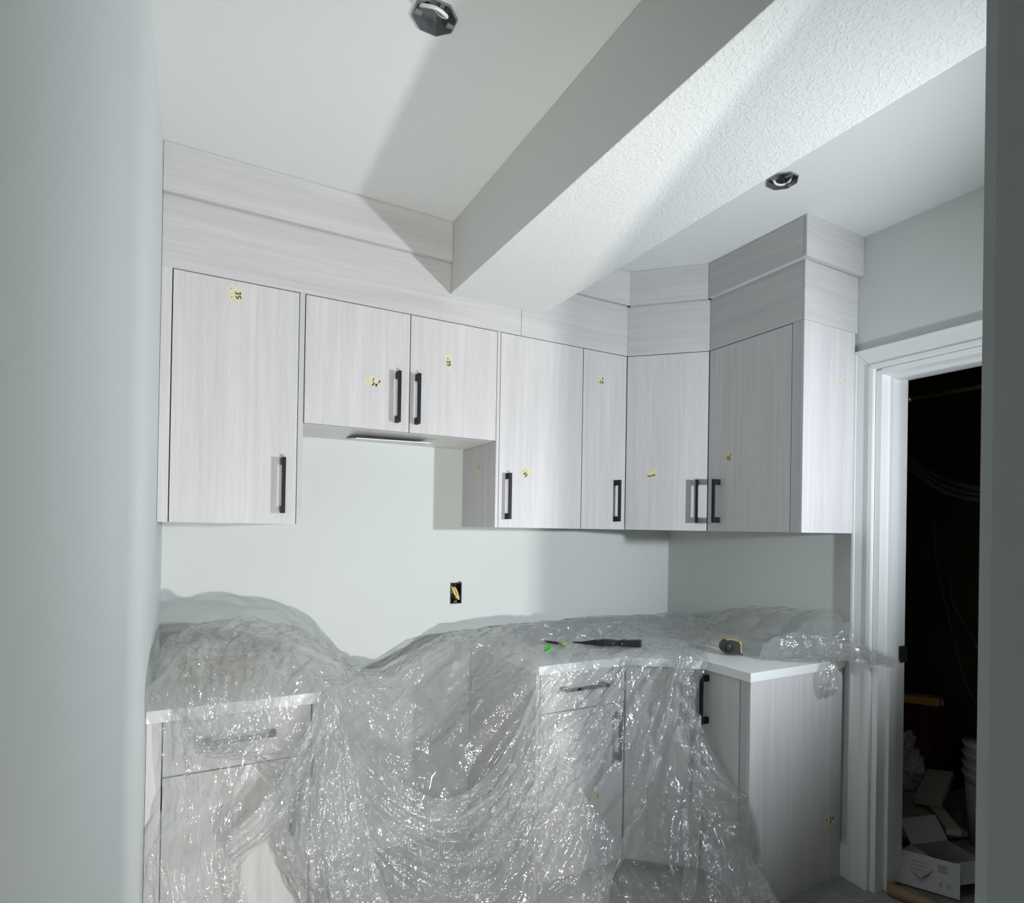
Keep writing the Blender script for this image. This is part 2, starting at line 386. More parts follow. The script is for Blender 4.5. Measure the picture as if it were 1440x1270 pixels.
bm = B(); box(bm, (W - 0.012, D1 + 0.083, 0), (W, -0.955, 0.115), 0.002); struct(obj('baseboard_right', bm, M_trim))
bm = B(); box(bm, (0.405, -0.012, 0), (1.085, 0, 0.10), 0.002); struct(obj('baseboard_back', bm, M_trim))

# unfinished store room behind the door
CX1 = 3.45
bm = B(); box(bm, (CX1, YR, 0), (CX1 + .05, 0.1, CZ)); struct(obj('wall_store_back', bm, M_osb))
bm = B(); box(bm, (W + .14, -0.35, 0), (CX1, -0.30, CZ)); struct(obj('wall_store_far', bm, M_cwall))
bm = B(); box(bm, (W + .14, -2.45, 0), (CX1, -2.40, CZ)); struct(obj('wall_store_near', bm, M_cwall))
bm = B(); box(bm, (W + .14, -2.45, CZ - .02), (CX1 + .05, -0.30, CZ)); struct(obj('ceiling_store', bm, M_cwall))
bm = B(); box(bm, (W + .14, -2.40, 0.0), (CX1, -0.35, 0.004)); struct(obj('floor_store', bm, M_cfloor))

# ------------------------------------------------------------------ upper cabinets
UZ0, UZ1 = 1.245, 1.966
YF = -0.319; FZ = 2.170
XA, XD, DD, YE = 1.636, 1.862, -0.561, -0.986
X = (1, 0); dth = 0.018
def carcass(bm, x0, x1, z0, z1, yb=-0.001, yf=YF + dth + 0.001, t=0.016):
    """open-fronted box with sides, top, bottom and back"""
    box(bm, (x0, yf, z0), (x0 + t, yb, z1)); box(bm, (x1 - t, yf, z0), (x1, yb, z1))
    box(bm, (x0 + t, yf, z0), (x1 - t, yb, z0 + t)); box(bm, (x0 + t, yf, z1 - t), (x1 - t, yb, z1))
    box(bm, (x0 + t, yb - 0.012, z0 + t), (x1 - t, yb, z1 - t))
    box(bm, (x0 + t, yf + 0.10, (z0 + z1) / 2 - .008), (x1 - t, yb - 0.012, (z0 + z1) / 2 + .008))
def bodypart(t, fn, mat=M_carc):
    bm = B(); fn(bm); return obj('carcass', bm, mat, t)
def door(t, o2, ux, w, z0, z1, mat=None, name='door'):
    bm = B(); panel(bm, o2, ux, w, z0, z1, dth, 0.0012)
    return obj(name, bm, mat or M_lamV, t)
def seam_shade(t, o2, ux, w, z0, z1):
    """dark recessed strip standing in for the shade in the seams between doors"""
    ux_ = Vector((ux[0], ux[1], 0)).normalized(); n = Vector((ux_.y, -ux_.x, 0))
    bm = B(); panel(bm, Vector((o2[0], o2[1], 0)) - n * (dth + 0.0003), ux, w, z0, z1, 0.0006, 0)
    return obj('seam_shade_strip', bm, M_gap, t)

UPG = None
t = thing('upper_cabinet', 'pale wood-grain single-door wall cabinet against the left wall', 'cabinet', (0.19, -0.16, UZ0))
bodypart(t, lambda b: carcass(b, 0.027, 0.3635, UZ0 + .001, UZ1))
bm = B(); panel(bm, (0.001, YF), X, 0.0255, UZ0, UZ1, dth); obj('filler_strip', bm, M_lamV, t)
d = door(t, (0.0295, YF), X, 0.333, UZ0, UZ1 - .0032); seam_shade(t, (0.026, YF), X, 0.34, UZ0 + .002, UZ1)
handle(d, (0, YF), X, 0.3235, 1.363)
tape(d, (0, YF), X, 0.186, 1.925, 0.036, 0.042, 0.03, ' 35/. .', -1.5, 0.013)
bm = B(); box(bm, (0.3645, YF, UZ0), (0.3795, -0.001, UZ1 - .0005), 0.0008); obj('end_panel', bm, M_edge, t)

MZ0 = 1.563
t = thing('upper_cabinet', 'short two-door wall cabinet over the open range gap', 'cabinet', (0.71, -0.16, MZ0))
def mid_body(b):
    carcass(b, 0.381, 1.0415, MZ0 + .001, UZ1)
bodypart(t, mid_body, M_carc)
# underside board with the vent cut-out
def under(b):
    x0, x1, y0, y1 = 0.382, 1.041, YF + dth + .002, -0.002; hx0, hx1, hy0, hy1 = 0.56, 0.85, -0.245, -0.04; z = MZ0 - .0002
    for a in ((x0, y0, hx0, y1), (hx1, y0, x1, y1), (hx0, y0, hx1, hy0), (hx0, hy1, hx1, y1)):
        box(b, (a[0], a[1], z - .0008), (a[2], a[3], z))
    box(b, (hx0, hy0, z - .0004), (hx1, hy1, z + .0004), mi=1)
bm = B(); under(bm); obj('bottom_panel', bm, [M_under, M_carc], t)
bm = B(); obox(bm, (0.69, -0.150, MZ0 - 0.011), (1, 0, 0.02), (0, 1, 0.11), (0, -0.11, 1), (0.26, 0.18, 0.003), 0.0008); obj('vent_flap', bm, M_trim, t)
d = door(t, (0.3825, YF), X, 0.3325, MZ0, UZ1 - .0032); d2 = door(t, (0.718, YF), X, 0.3225, MZ0, UZ1 - .0032); seam_shade(t, (0.381, YF), X, 0.66, MZ0 + .002, UZ1)
handle(d, (0, YF), X, 0.6725, 1.675); handle(d2, (0, YF), X, 0.740, 1.676)
tape(d, (0, YF), X, 0.593, 1.721, 0.052, 0.031, -0.28, '. 1 7/. 24', -0.05, 0.010)
tape(d2, (0, YF), X, 0.855, 1.823, 0.026, 0.056, 0.12, '-35', -1.5, 0.012)

t = thing('upper_cabinet', 'tall two-door wall cabinet right of the range gap, wide and narrow door', 'cabinet', (1.34, -0.16, UZ0))
bodypart(t, lambda b: carcass(b, 1.055, XA - .001, UZ0 + .001, UZ1))
bm = B(); box(bm, (1.0425, YF, UZ0), (1.0543, -0.001, UZ1 - .0005), 0.0008); ep = obj('end_panel', bm, M_lamV, t)
tape(ep, (1.0425, -0.001), (0, -1), 0.155, 1.478, 0.035, 0.03, 0, '. 2', 0.2, 0.011)
d = door(t, (1.0565, YF), X, 0.3605, UZ0, UZ1 - .0032); d2 = door(t, (1.4205, YF), X, 0.2135, UZ0, UZ1 - .0032); seam_shade(t, (1.055, YF), X, 0.58, UZ0 + .002, UZ1)
handle(d, (0, YF), X, 1.088, 1.361); handle(d2, (0, YF), X, 1.5845, 1.362)
tape(d, (0, YF), X, 1.170, 1.455, 0.045, 0.035, 0, '.. /.35', -0.9, 0.011)
tape(d2, (0, YF), X, 1.504, 1.848, 0.034, 0.040, 0.15, '. 7/-34', -0.1, 0.010)

# diagonal corner cabinet
P1 = Vector((XA, YF, 0)); P2 = Vector((XD, DD, 0)); DU = (P2 - P1).normalized(); DL = (P2 - P1).length; DN = Vector((DU.y, -DU.x, 0))
t = thing('upper_cabinet', 'diagonal corner wall cabinet with one door facing the room', 'cabinet', (1.95, -0.25, UZ0))
def corner_body(b):
    q1 = P1 - DN * (dth + .001); q2 = P2 - DN * (dth + .001)
    prism(b, [(q1.x, q1.y), (q2.x, q2.y), (W - .001, DD + .0), (W - .001, -.001), (XA + .001, -.001)], UZ0 + .001, UZ1)
bodypart(t, corner_body, M_carc)
d = door(t, P1 + DU * .002, DU, DL - .004, UZ0, UZ1 - .0032); seam_shade(t, P1 + DU * .001, DU, DL - .002, UZ0 + .002, UZ1)
handle(d, P1, DU, DL - 0.040, 1.362)
tape(d, P1, DU, 0.108, 1.478, 0.040, 0.040, 0, '. 5/. 2', -1.4, 0.012)

YU = (0, -1)
t = thing('upper_cabinet', 'shaded wall cabinet beside the doorway, with a bright end panel', 'cabinet', (2.0, -0.77, UZ0))
def rbody(b):
    box(b, (XD + dth + .001, YE + .012, UZ0 + .001), (W - .001, DD - .002, UZ1))
bodypart(t, rbody, M_carc)
d = door(t, (XD, DD - .003), YU, 0.385, UZ0, UZ1 - .0032); seam_shade(t, (XD, DD - .001), YU, 0.40, UZ0 + .002, UZ1)
bm = B(); box(bm, (XD, YE, UZ0), (XD + dth + .003, YE + .0345, UZ1 - .001), 0.0008); obj('front_stile', bm, M_edge, t)
handle(d, (XD, DD), YU, 0.063, 1.362)
tape(d, (XD, DD), YU, 0.108, 1.535, 0.040, 0.036, 0.1, '. 1/.35', -0.4, 0.012)
bm = B(); box(bm, (XD, YE - .0115, UZ0), (W - .016, YE - .0005, UZ1 - .001), 0.0008); ep = obj('end_panel', bm, M_lamV, t)
tape(ep, (XD, YE - .0115), X, 0.196, 1.776, 0.030, 0.014, 0.5, '-', 0.4, 0.007)
bm = B(); box(bm, (W - .015, YE + .0, UZ0), (W - .001, YE + 0.01, UZ1 - .0032), 0.0005); obj('scribe_strip', bm, M_edge, t)

# fascia and crown boards
def board(name, o2, ux, w, z0, z1, th, label, cat='fascia board'):
    bm = B(); panel(bm, o2, ux, w, z0, z1, th, 0.0012)
    return tag(obj(name, bm, M_lamH), label, cat)
board('fascia_board', (0.001, YF), X, 1.137, UZ1, FZ, 0.017, 'long pale fascia board above the left wall cabinets, under the crown board')
board('fascia_board', (1.1395, YF), X, XA - 1.1395, UZ1, FZ, 0.017, 'short fascia board above the narrow-and-wide door cabinet, right of the butt joint')
board('fascia_board', P1, DU, DL, UZ1, FZ, 0.014, 'fascia board above the diagonal corner cabinet')
board('fascia_board', (XD, DD - .001), YU, abs(YE - DD) - .0005, UZ1, FZ, 0.016, 'shaded fascia board above the cabinet door beside the doorway')
board('fascia_board', (XD, YE - .0115), X, W - XD - .001, UZ1, FZ, 0.0105, 'short fascia board on the cabinet end facing the camera')
g = 0.02
board('crown_board', (0.001, YF - g), X, BX0 - .002, FZ - .0, CZ - .001, 0.036, 'long crown board under the ceiling, between left wall and beam', 'crown board')
board('crown_board', (BX1 + .001, YF - g), X, XA - .008 - BX1, FZ, CZ - .001, 0.036, 'short crown board under the ceiling just right of the beam', 'crown board')
C1 = Vector((XA - .0075, YF - g, 0)); C2 = Vector((XD - g, DD - .0083, 0))
board('crown_board', C1, (C2 - C1), (C2 - C1).length, FZ, CZ - .001, 0.02, 'diagonal crown board under the ceiling over the corner cabinet', 'crown board')
board('crown_board', (XD - g, DD - .009), YU, abs(YE - DD) + .0105, FZ, CZ - .001, 0.036, 'crown board over the shaded cabinet beside the doorway', 'crown board')
bm = B(); panel(bm, (XD - g, YE - .0315), X, W - XD + g - .001, FZ, CZ - .001, .0105, .0012); box(bm, (XD - g + .001, YE - .0215, FZ + .0005), (W - .001, YE - .0120, FZ + .012)); tag(obj('crown_board', bm, M_lamH), 'crown board end return meeting the right wall near the doorway', 'crown board')

# ------------------------------------------------------------------ base cabinets and worktops
BZ0, BZ1, TZ = 0.09, 0.757, 0.787
BY = -0.57
t = thing('base_cabinet', 'left base cabinet with drawer over door, beside the left wall', 'cabinet', (0.2, -0.28, 0))
def lb(b):
    carcass(b, 0.030, 0.383, BZ0, BZ1 - .001, yf=BY + dth + .001); box(b, (0.03, -0.50, 0), (0.383, -0.485, BZ0))
bodypart(t, lb)
bm = B(); panel(bm, (0.001, BY), X, 0.032, 0, BZ1 - .001, dth); obj('filler_strip', bm, M_lamV, t)
d = door(t, (0.036, BY), X, 0.343, 0.615, BZ1 - .004, M_lamV, 'drawer'); d2 = door(t, (0.036, BY), X, 0.343, BZ0, 0.611)
seam_shade(t, (0.033, BY), X, 0.35, BZ0 + .002, BZ1 - .002)
handle(d, (0, BY), X, 0.205, 0.692, vertical=False); handle(d2, (0, BY), X, 0.335, 0.50)
bm = B(); box(bm, (0.384, BY, 0), (0.398, -0.013, BZ1 - .001), 0.0008); obj('end_panel', bm, M_lamV, t)
bm = B(); box(bm, (0.001, -0.592, BZ1), (0.402, -0.001, TZ), 0.0015); tag(obj('worktop', bm, M_top), 'white worktop on the left base cabinet, under the bunched plastic', 'worktop')

t = thing('base_cabinet', 'base cabinet right of the gap, drawer over door, behind plastic', 'cabinet', (1.28, -0.28, 0))
def rb(b):
    carcass(b, 1.103, 1.458, BZ0, BZ1 - .001, yf=BY + dth + .001); box(b, (1.10, -0.50, 0), (1.458, -0.485, BZ0))
bodypart(t, rb)
bm = B(); box(bm, (1.088, BY, 0), (1.102, -0.013, BZ1 - .001), 0.0008); obj('end_panel', bm, M_lamV, t)
d = door(t, (1.105, BY), X, 0.350, 0.621, BZ1 - .004, M_lamV, 'drawer'); d2 = door(t, (1.105, BY), X, 0.350, BZ0 - .04, 0.617)
seam_shade(t, (1.103, BY), X, 0.355, BZ0 - .03, BZ1 - .002)
handle(d, (0, BY), X, 1.272, 0.698, vertical=False, L=0.18); handle(d2, (0, BY), X, 1.418, 0.505)
tape(d2, (0, BY), X, 1.335, 0.30, 0.035, 0.035, 0, '. 2', 0.2, 0.011)

Q1 = Vector((1.460, BY, 0)); Q2 = Vector((1.666, -0.748, 0)); QU = (Q2 - Q1).normalized(); QL = (Q2 - Q1).length; QN = Vector((QU.y, -QU.x, 0))
t = thing('base_cabinet', 'diagonal corner base cabinet with a single tall door', 'cabinet', (1.85, -0.35, 0))
def cb(b):
    q1 = Q1 - QN * (dth + .001); q2 = Q2 - QN * (dth + .001)
    prism(b, [(q1.x, q1.y), (q2.x, q2.y), (W - .001, -0.748), (W - .001, -.001), (1.46, -.001)], BZ0, BZ1 - .001)
    q1 = Q1 - QN * .08; q2 = Q2 - QN * .08
    prism(b, [(q1.x, q1.y), (q2.x, q2.y), (W - .001, -0.748), (W - .001, -.002), (1.46, -.002)], 0, BZ0)
bodypart(t, cb)
d = door(t, Q1 + QU * .002, QU, QL - .004, BZ0 - .04, BZ1 - .004); seam_shade(t, Q1 + QU * .001, QU, QL - .002, BZ0 - .03, BZ1 - .002)
handle(d, Q1, QU, QL - .035, 0.655)

BE = -0.952
t = thing('base_cabinet', 'base cabinet by the doorway with a wide bare end panel', 'cabinet', (1.9, -0.85, 0))
def rb2(b):
    box(b, (1.666 + dth + .001, BE + .0135, BZ0), (W - .001, -0.749, BZ1 - .001)); box(b, (1.75, BE + .0135, 0), (W - .001, -0.749, BZ0))
bodypart(t, rb2)
d = door(t, (1.666, -0.751), YU, 0.168, BZ0 - .04, BZ1 - .004); seam_shade(t, (1.666, -0.750), YU, 0.185, BZ0 - .03, BZ1 - .002)
handle(d, (1.666, -0.751), YU, 0.025, 0.655)
bm = B(); box(bm, (1.666, BE, 0), (1.684, BE + .030, BZ1 - .001), 0.0008); obj('front_stile', bm, M_edge, t)
bm = B(); box(bm, (1.664, BE - .0135, 0), (W - .013, BE - .0005, BZ1 - .001), 0.0008); ep = obj('end_panel', bm, M_lamV, t)
tape(ep, (0, BE - .0135), X, 2.075, 0.213, 0.045, 0.045, 0, ' 1 34/  7', 0, 0.012)

bm = B(); prism(bm, [(1.087, -.001), (1.087, -.590), (1.452, -.590), (1.656, -.762), (1.656, -.972), (W - .001, -.972), (W - .001, -.001)], BZ1, TZ, 0.0015)
tag(obj('worktop', bm, M_top), 'white L-shaped worktop running around the right corner', 'worktop')

# ------------------------------------------------------------------ wall box and ceiling boxes
t = thing('electrical_box', 'black outlet box with coiled yellow cable, set in the wall over the gap', 'electrical box', (0.5 * (OUT[0] + OUT[1]), -0.001, OUT[2]))
bm = B(); x0, x1, z0, z1 = OUT; th = 0.0025
for lo, hi in (((x0, -.003, z0), (x0 + th, .058, z1)), ((x1 - th, -.003, z0), (x1, .058, z1)), ((x0, -.003, z0), (x1, .058, z0 + th)), ((x0, -.003, z1 - th), (x1, .058, z1)), ((x0, .055, z0), (x1, .058, z1))):
    box(bm, lo, hi, 0)
box(bm, (x1 - .016, -.004, z1 - .004), (x1 - .003, .004, z1 + .004), .001); box(bm, (x0 + .014, -.004, z0 - .0005), (x0 + .030, .006, z0 + .012), .001)
obj('housing', bm, M_blackp, t)
xc = (x0 + x1) / 2
bm = B(); tube(bm, spline([(xc - .018, .05, z1 - .012), (xc - .014, .012, z1 - .02), (xc - .004, .004, z1 - .045), (xc + .010, .002, z0 + .022), (xc + .014, .004, z0 + .018), (xc + .014, .010, z0 + .030), (xc + .004, .014, z0 + .058), (xc - .004, .020, z0 + .062), (xc - .004, .03, z0 + .04)], 6), .0042, 8)
tube(bm, spline([(xc - .008, .05, z1 - .02), (xc - .004, .016, z1 - .03), (xc + .004, .010, z0 + .03), (xc + .009, .008, z0 + .018)], 6), .0036, 8)
obj('cable', bm, M_yellow, t)
bm = B(); tube(bm, [(xc - .002, .004, z0 + .010), (xc - .002, -.002, z0 + .010)], .004, 10); obj('screw', bm, M_metal, t)

def ceiling_box(cx, cy, label, cable_pts):
    t = thing('ceiling_box', label, 'electrical box', (cx, cy, CZ - .004), )
    bm = B(); r = .0475; n = 8; a0 = math.pi / 8
    def ring(rad, z): return [bm.verts.new((cx + rad * math.cos(a0 + k * math.pi / 4), cy + rad * math.sin(a0 + k * math.pi / 4), z)) for k in range(n)]
    R0 = ring(r, CZ - .004); R1 = ring(r, CZ + .040); R2 = ring(r - .002, CZ + .038); R3 = ring(r - .002, CZ - .004)
    for a, b in ((R0, R1), (R3, R2), (R0, R3)):
        for k in range(n): bm.faces.new((a[k], a[(k + 1) % n], b[(k + 1) % n], b[k]))
    bm.faces.new(R1); bm.faces.new(R2)
    # mounting ears with slots on the rim
    for s in (-1, 1):
        box(bm, (cx + s * .034 - .007, cy - .006, CZ - .006), (cx + s * .034 + .007, cy + .006, CZ - .0035), .0006)
    obj('housing', bm, M_metal, t)
    bm = B()
    for k in range(4):
        a = k * math.pi / 2 + .4; px, py = cx + .024 * math.cos(a), cy + .024 * math.sin(a)
        tube(bm, [(px, py, CZ + .0385), (px, py, CZ + .036)], .006, 10)
    for k in (0, 2, 3, 5):
        a = k * math.pi / 4 + math.pi / 4; px, py = cx + (r - .004) * math.cos(a), cy + (r - .004) * math.sin(a)
        tube(bm, [(px, py, CZ + .018), (px + .003 * math.cos(a), py + .003 * math.sin(a), CZ + .018)], .005, 10)
    obj('knockout', bm, M_dark, t)['kind'] = 'stuff'
    bm = B(); tube(bm, spline([(cx + a, cy + b, CZ + c) for a, b, c in cable_pts], 8), .0035, 8); obj('cable', bm, M_cable, t)
    bm = B(); box(bm, (cx + .004, cy - .03, CZ + .008), (cx + .014, cy - .004, CZ + .034), .002); obj('cable_clamp', bm, M_metal, t)
ceiling_box(*CANS[0], 'grey octagonal ceiling box left of the beam, white cable loop hanging out', [(-.02, .02, .036), (-.03, .0, .01), (-.034, -.028, -.012), (-.012, -.046, -.022), (.014, -.034, -.018), (.012, -.005, .004), (.0, .012, .03)])
ceiling_box(*CANS[1], 'grey octagonal ceiling box right of the beam, near the doorway', [(-.03, .012, .034), (-.02, .018, .012), (.0, .024, .002), (.022, .016, .002), (.034, .0, .01), (.03, -.016, .03)])

# ------------------------------------------------------------------ things lying on the worktops
TF = TZ + 0.0068
# cardboard box under the plastic
t = thing('cardboard_box', 'small flat tan cardboard box under the plastic on the left worktop', 'box', (0.165, -0.30, TZ))
ax = Vector((math.cos(-.30), math.sin(-.30), 0)); ay = Vector((-ax.y, ax.x, 0)); cc = Vector((0.165, -0.30, TZ + .0265))
bm = B(); obox(bm, cc, ax, ay, (0, 0, 1), (.185, .125, .052), .001); obj('body', bm, M_card, t)
bm = B(); obox(bm, cc + Vector((0, 0, .0275)) + ay * .0, ax, ay, (0, 0, 1), (.185, .004, .0008), 0); obox(bm, cc + Vector((0, 0, .0275)) - ay * .035 + ax * .03, ax, ay, (0, 0, 1), (.06, .006, .0008), 0); obox(bm, cc + Vector((0, 0, .0275)) + ay * .04 + ax * .02, ax, ay, (0, 0, 1), (.05, .010, .0008), 0)
obox(bm, cc - ay * .063 + ax * .03, ax, ay, (0, 0, 1), (.07, .0008, .012), 0)
obj('printing', bm, M_cardd, t)['kind'] = 'stuff'
bm = B(); obox(bm, cc + Vector((0, 0, .029)) - ay * .066, ax, ay * .95 + Vector((0, 0, -.12)), (0, 0, 1), (.18, .05, .0015), 0); obj('flap', bm, M_card, t)

# tape measure
t = thing('tape_measure', 'black and yellow tape measure on the right worktop', 'tape measure', (1.815, -0.738, TF))
ux = Vector((math.cos(-.55), math.sin(-.55), 0)); n = Vector((ux.y, -ux.x, 0)); c0 = Vector((1.815, -0.738, TF))
def slab(bm, prof, off0, off1, mi=0):
    a = [bm.verts.new(c0 + ux * p[0] + Vector((0, 0, p[1])) + n * off0) for p in prof]; b = [bm.verts.new(c0 + ux * p[0] + Vector((0, 0, p[1])) + n * off1) for p in prof]
    fs = [bm.faces.new(a), bm.faces.new(b[::-1])] + [bm.faces.new((a[i], a[(i + 1) % len(a)], b[(i + 1) % len(a)], b[i])) for i in range(len(a))]
    bmesh.ops.bevel(bm, geom=list(set(e for f in fs[:2] for e in f.edges)), offset=.003, segments=2, affect='EDGES')
prof = []
for k in range(13):
    a = math.pi * (1.5 - k / 12.0 * 1.0); prof.append((-.014 + .026 * math.cos(a), .026 + .026 * math.sin(a)))
prof += [(.016, .052), (.028, .048), (.034, .036), (.034, .0)]
bm = B(); slab(bm, prof, -.018, .018); obj('case', bm, M_blackp, t)
bm = B(); slab(bm, [(p[0] * 1.03, p[1] * 1.0 + .0012) for p in prof], -.0195, -.006); slab(bm, [(-.02, .0535), (.018, .0535), (.034, .046), (.0365, .034), (.0365, .004), (.030, .004), (.028, .042), (.012, .049), (-.02, .049)], -.012, .0165); obj('yellow_trim', bm, M_ytool, t)
bm = B(); tube(bm, [c0 + ux * -.012 + Vector((0, 0, .026)) + n * .0175, c0 + ux * -.012 + Vector((0, 0, .026)) + n * .0195], .019, 20); obj('side_disc', bm, M_dark, t)
bm = B(); obox(bm, c0 + ux * .039 + Vector((0, 0, .006)), ux, n, (0, 0, 1), (.008, .018, .003), .0005); obox(bm, c0 + ux * .0425 + Vector((0, 0, .001)), ux, n, (0, 0, 1), (.001, .018, .013), 0); obj('hook', bm, M_metal, t)

# pen, green clip, dark hand tool
t = thing('marker_pen', 'thin dark marker with a lime end, lying on the worktop', 'pen', (1.312, -0.30, TF))
a, b = Vector((1.292, -.262, TF + .006)), Vector((1.330, -.360, TF + .006)); d_ = (b - a).normalized()
bm = B(); tube(bm, [a, a + d_ * .012, a + d_ * .02, b - d_ * .02], [.0012, .003, .0048, .0055], 10); obj('barrel', bm, M_blackp, t)
bm = B(); tube(bm, [b - d_ * .02, b - d_ * .004, b], [.0062, .0062, .004], 10); obj('end_cap', bm, M_lime, t)
bm = B(); tube(bm, [b - d_ * .030, b - d_ * .022], .0060, 10); obj('ring', bm, M_metal, t)
t = thing('green_clip', 'small bright green plastic clip in front of the pen', 'clip', (1.205, -0.441, TF))
bm = B(); c = Vector((1.205, -.441, TF))
ux2 = Vector((.80, .30, .52)).normalized(); pr = []
for k in range(14):
    an = 2 * math.pi * k / 14; pr.append((.020 * math.cos(an), .0085 * math.sin(an)))
w_ = Vector((.35, -.93, 0)).normalized(); cen = c + Vector((0, 0, .0125))
a_ = [bm.verts.new(cen + ux2 * p[0] + w_ * p[1] * 1.2 + Vector((0, 0, .006))) for p in pr]; b_ = [bm.verts.new(cen + ux2 * p[0] * 1.05 + w_ * p[1] * 1.3 - Vector((0, 0, .004))) for p in pr]
bm.faces.new(a_); bm.faces.new(b_[::-1])
for i in range(14): bm.faces.new((a_[i], a_[(i + 1) % 14], b_[(i + 1) % 14], b_[i]))
obj('body', bm, M_green, t, smooth=False)
bm = B(); tube(bm, [cen + ux2 * -.016 + Vector((0, 0, .009)), cen + ux2 * .012 + Vector((0, 0, .009))], .0022, 8); tube(bm, [cen - ux2 * .02, Vector((1.197, -.447, TF + .001))], [.003, .0035], 8); obj('rib', bm, M_green, t)
t = thing('hand_tool', 'long black tapered hand tool with a thick handle, on the worktop', 'tool', (1.48, -0.42, TF))
p0 = Vector((1.385, -.322, TF + .004)); p1 = Vector((1.585, -.505, TF + .008)); d_ = (p1 - p0).normalized(); s_ = Vector((d_.y, -d_.x, 0)).normalized(); s_ = -s_ if s_.y > 0 else s_
L_ = (p1 - p0).length
def along(f, w0, w1, z0, z1): return None
bm = B()
def strip(bm, stations, mi=0):
    rings = []
    for (f, a0, a1, za, zb) in stations:
        c = p0 + d_ * L_ * f; c.z = TF
        rings.append([bm.verts.new(c + s_ * a0 + Vector((0, 0, za))), bm.verts.new(c + s_ * a1 + Vector((0, 0, za))), bm.verts.new(c + s_ * a1 + Vector((0, 0, zb))), bm.verts.new(c + s_ * a0 + Vector((0, 0, zb)))])
    for a, b in zip(rings, rings[1:]):
        for k in range(4): bm.faces.new((a[k], a[(k + 1) % 4], b[(k + 1) % 4], b[k]))
    bm.faces.new(rings[0][::-1]); bm.faces.new(rings[-1])
strip(bm, [(0, -.001, .001, .004, .006), (.15, -.004, .004, .003, .009), (.35, -.007, .003, .004, .019), (.6, -.008, .002, .006, .022)])
obj('upper_jaw', bm, M_dark, t)
bm = B(); strip(bm, [(.02, .000, .002, .002, .004), (.2, .008, .013, .001, .006), (.35, .014, .026, .001, .014), (.48, .010, .028, .001, .018)]); obj('lower_jaw', bm, M_blackp, t)
bm = B(); strip(bm, [(.36, -.004, .022, .001, .018), (.45, -.006, .024, .001, .024), (.56, -.006, .020, .001, .024), (.70, -.006, .012, .001, .022)]); obj('body', bm, M_blackp, t)
bm = B(); strip(bm, [(.66, -.008, .014, .001, .020), (.74, -.010, .016, .001, .026), (.80, -.009, .015, .001, .025), (.98, -.011, .017, .001, .028), (1.0, -.009, .015, .003, .026)]); obj('handle', bm, M_blackp, t)
bm = B()
for f in (.60, .73):
    c = p0 + d_ * L_ * f + s_ * .0165; c.z = TF + .012; tube(bm, [c - s_ * .004, c + s_ * .004], .003, 10)
obj('rivet', bm, M_metal, t)['kind'] = 'stuff'

# ------------------------------------------------------------------ store room clutter behind the door
rod = B(); tube(rod, [(2.62, -.47, 1.80), (2.62, -2.30, 1.80)], .009, 10)
t = thing('copper_pipe', 'thin horizontal copper pipe high up in the dark store room', 'pipe', (2.62, -1.4, 1.79))
obj('pipe', rod, M_copper, t); bm = B(); tube(bm, [(2.62, -.935, 1.80), (2.62, -.905, 1.80)], .014, 12); tube(bm, [(2.62, -.92, 1.80), (2.62, -.92, CZ - .02)], .004, 6); obj('hanger', bm, M_copper, t)
t = thing('cable_bundle', 'bundle of pale cables sagging across the dark store room', 'cable', (3.2, -1.0, 1.4))
for k in range(5):
    o_ = Vector((0, random.uniform(-.01, .01), k * .016 - .03)); s = random.uniform(-.02, .02)
    bm = B(); tube(bm, spline([Vector((3.18, -.36, 1.78 + .02 * k)) + o_, Vector((3.16, -.60, 1.62 + s)) + o_, Vector((3.14, -.82, 1.47 + s)) + o_, Vector((3.14, -1.05, 1.42)) + o_, Vector((3.16, -1.35, 1.46 + s)) + o_, Vector((3.2, -2.38, 1.7)) + o_], 6), .008, 6); obj('cable', bm, M_wire, t)
t = thing('hanging_wire', 'loose thin wires hanging down the brown store room wall', 'cable', (3.38, -.8, .5))
for k, (ya, yb) in enumerate(((-.62, -.78), (-.70, -.92), (-1.02, -.94))):
    bm = B(); tube(bm, spline([(3.40, ya, 1.35 - .3 * k), (3.38, ya - .03, 1.1 - .2 * k), (3.39, (ya + yb) / 2, .85 - .1 * k), (3.38, yb, .55), (3.40, yb - .05, .42)], 6), .0035, 6); obj('wire', bm, M_wire, t)
bm = B(); obox(bm, (2.80, -.765, .47), (1, 0, 0), (0, 1, 0), (-.05, .06, 1), (.035, .02, .92), .002)
tag(obj('wood_strip', bm, M_wood), 'pale wooden strip leaning upright just inside the doorway', 'wood')

# open carton
t = thing('open_carton', 'open white printed carton with raised flaps on the store room floor', 'box', (2.49, -1.17, 0.004))
fx = Vector((math.cos(-.30), math.sin(-.30), 0)); fy = Vector((-fx.y, fx.x, 0)); up = Vector((0, 0, 1)); cc = Vector((2.49, -1.150, 0.005))
w, dp, h = .165, .14, .08; bm = B()
obox(bm, cc + up * .0012, fx, fy, up, (w, dp, .002), 0, 1)
obox(bm, cc + up * h / 2 - fy * dp / 2, fx, fy, up, (w, .002, h)); obox(bm, cc + up * h / 2 + fy * dp / 2, fx, fy, up, (w, .002, h), 0, 1)
obox(bm, cc + up * h / 2 - fx * w / 2, fx, fy, up, (.002, dp, h), 0, 1); obox(bm, cc + up * h / 2 + fx * w / 2, fx, fy, up, (.002, dp, h), 0, 1)
obj('body', bm, [M_white_card, M_greycard], t)
bm = B(); v = (-fy * .8 - up * .55).normalized(); obox(bm, cc + up * (h + .001) - fy * dp / 2 + v * .035, fx, v, fx.cross(v), (w * .98, .07, .002)); obj('flap', bm, M_white_card, t)
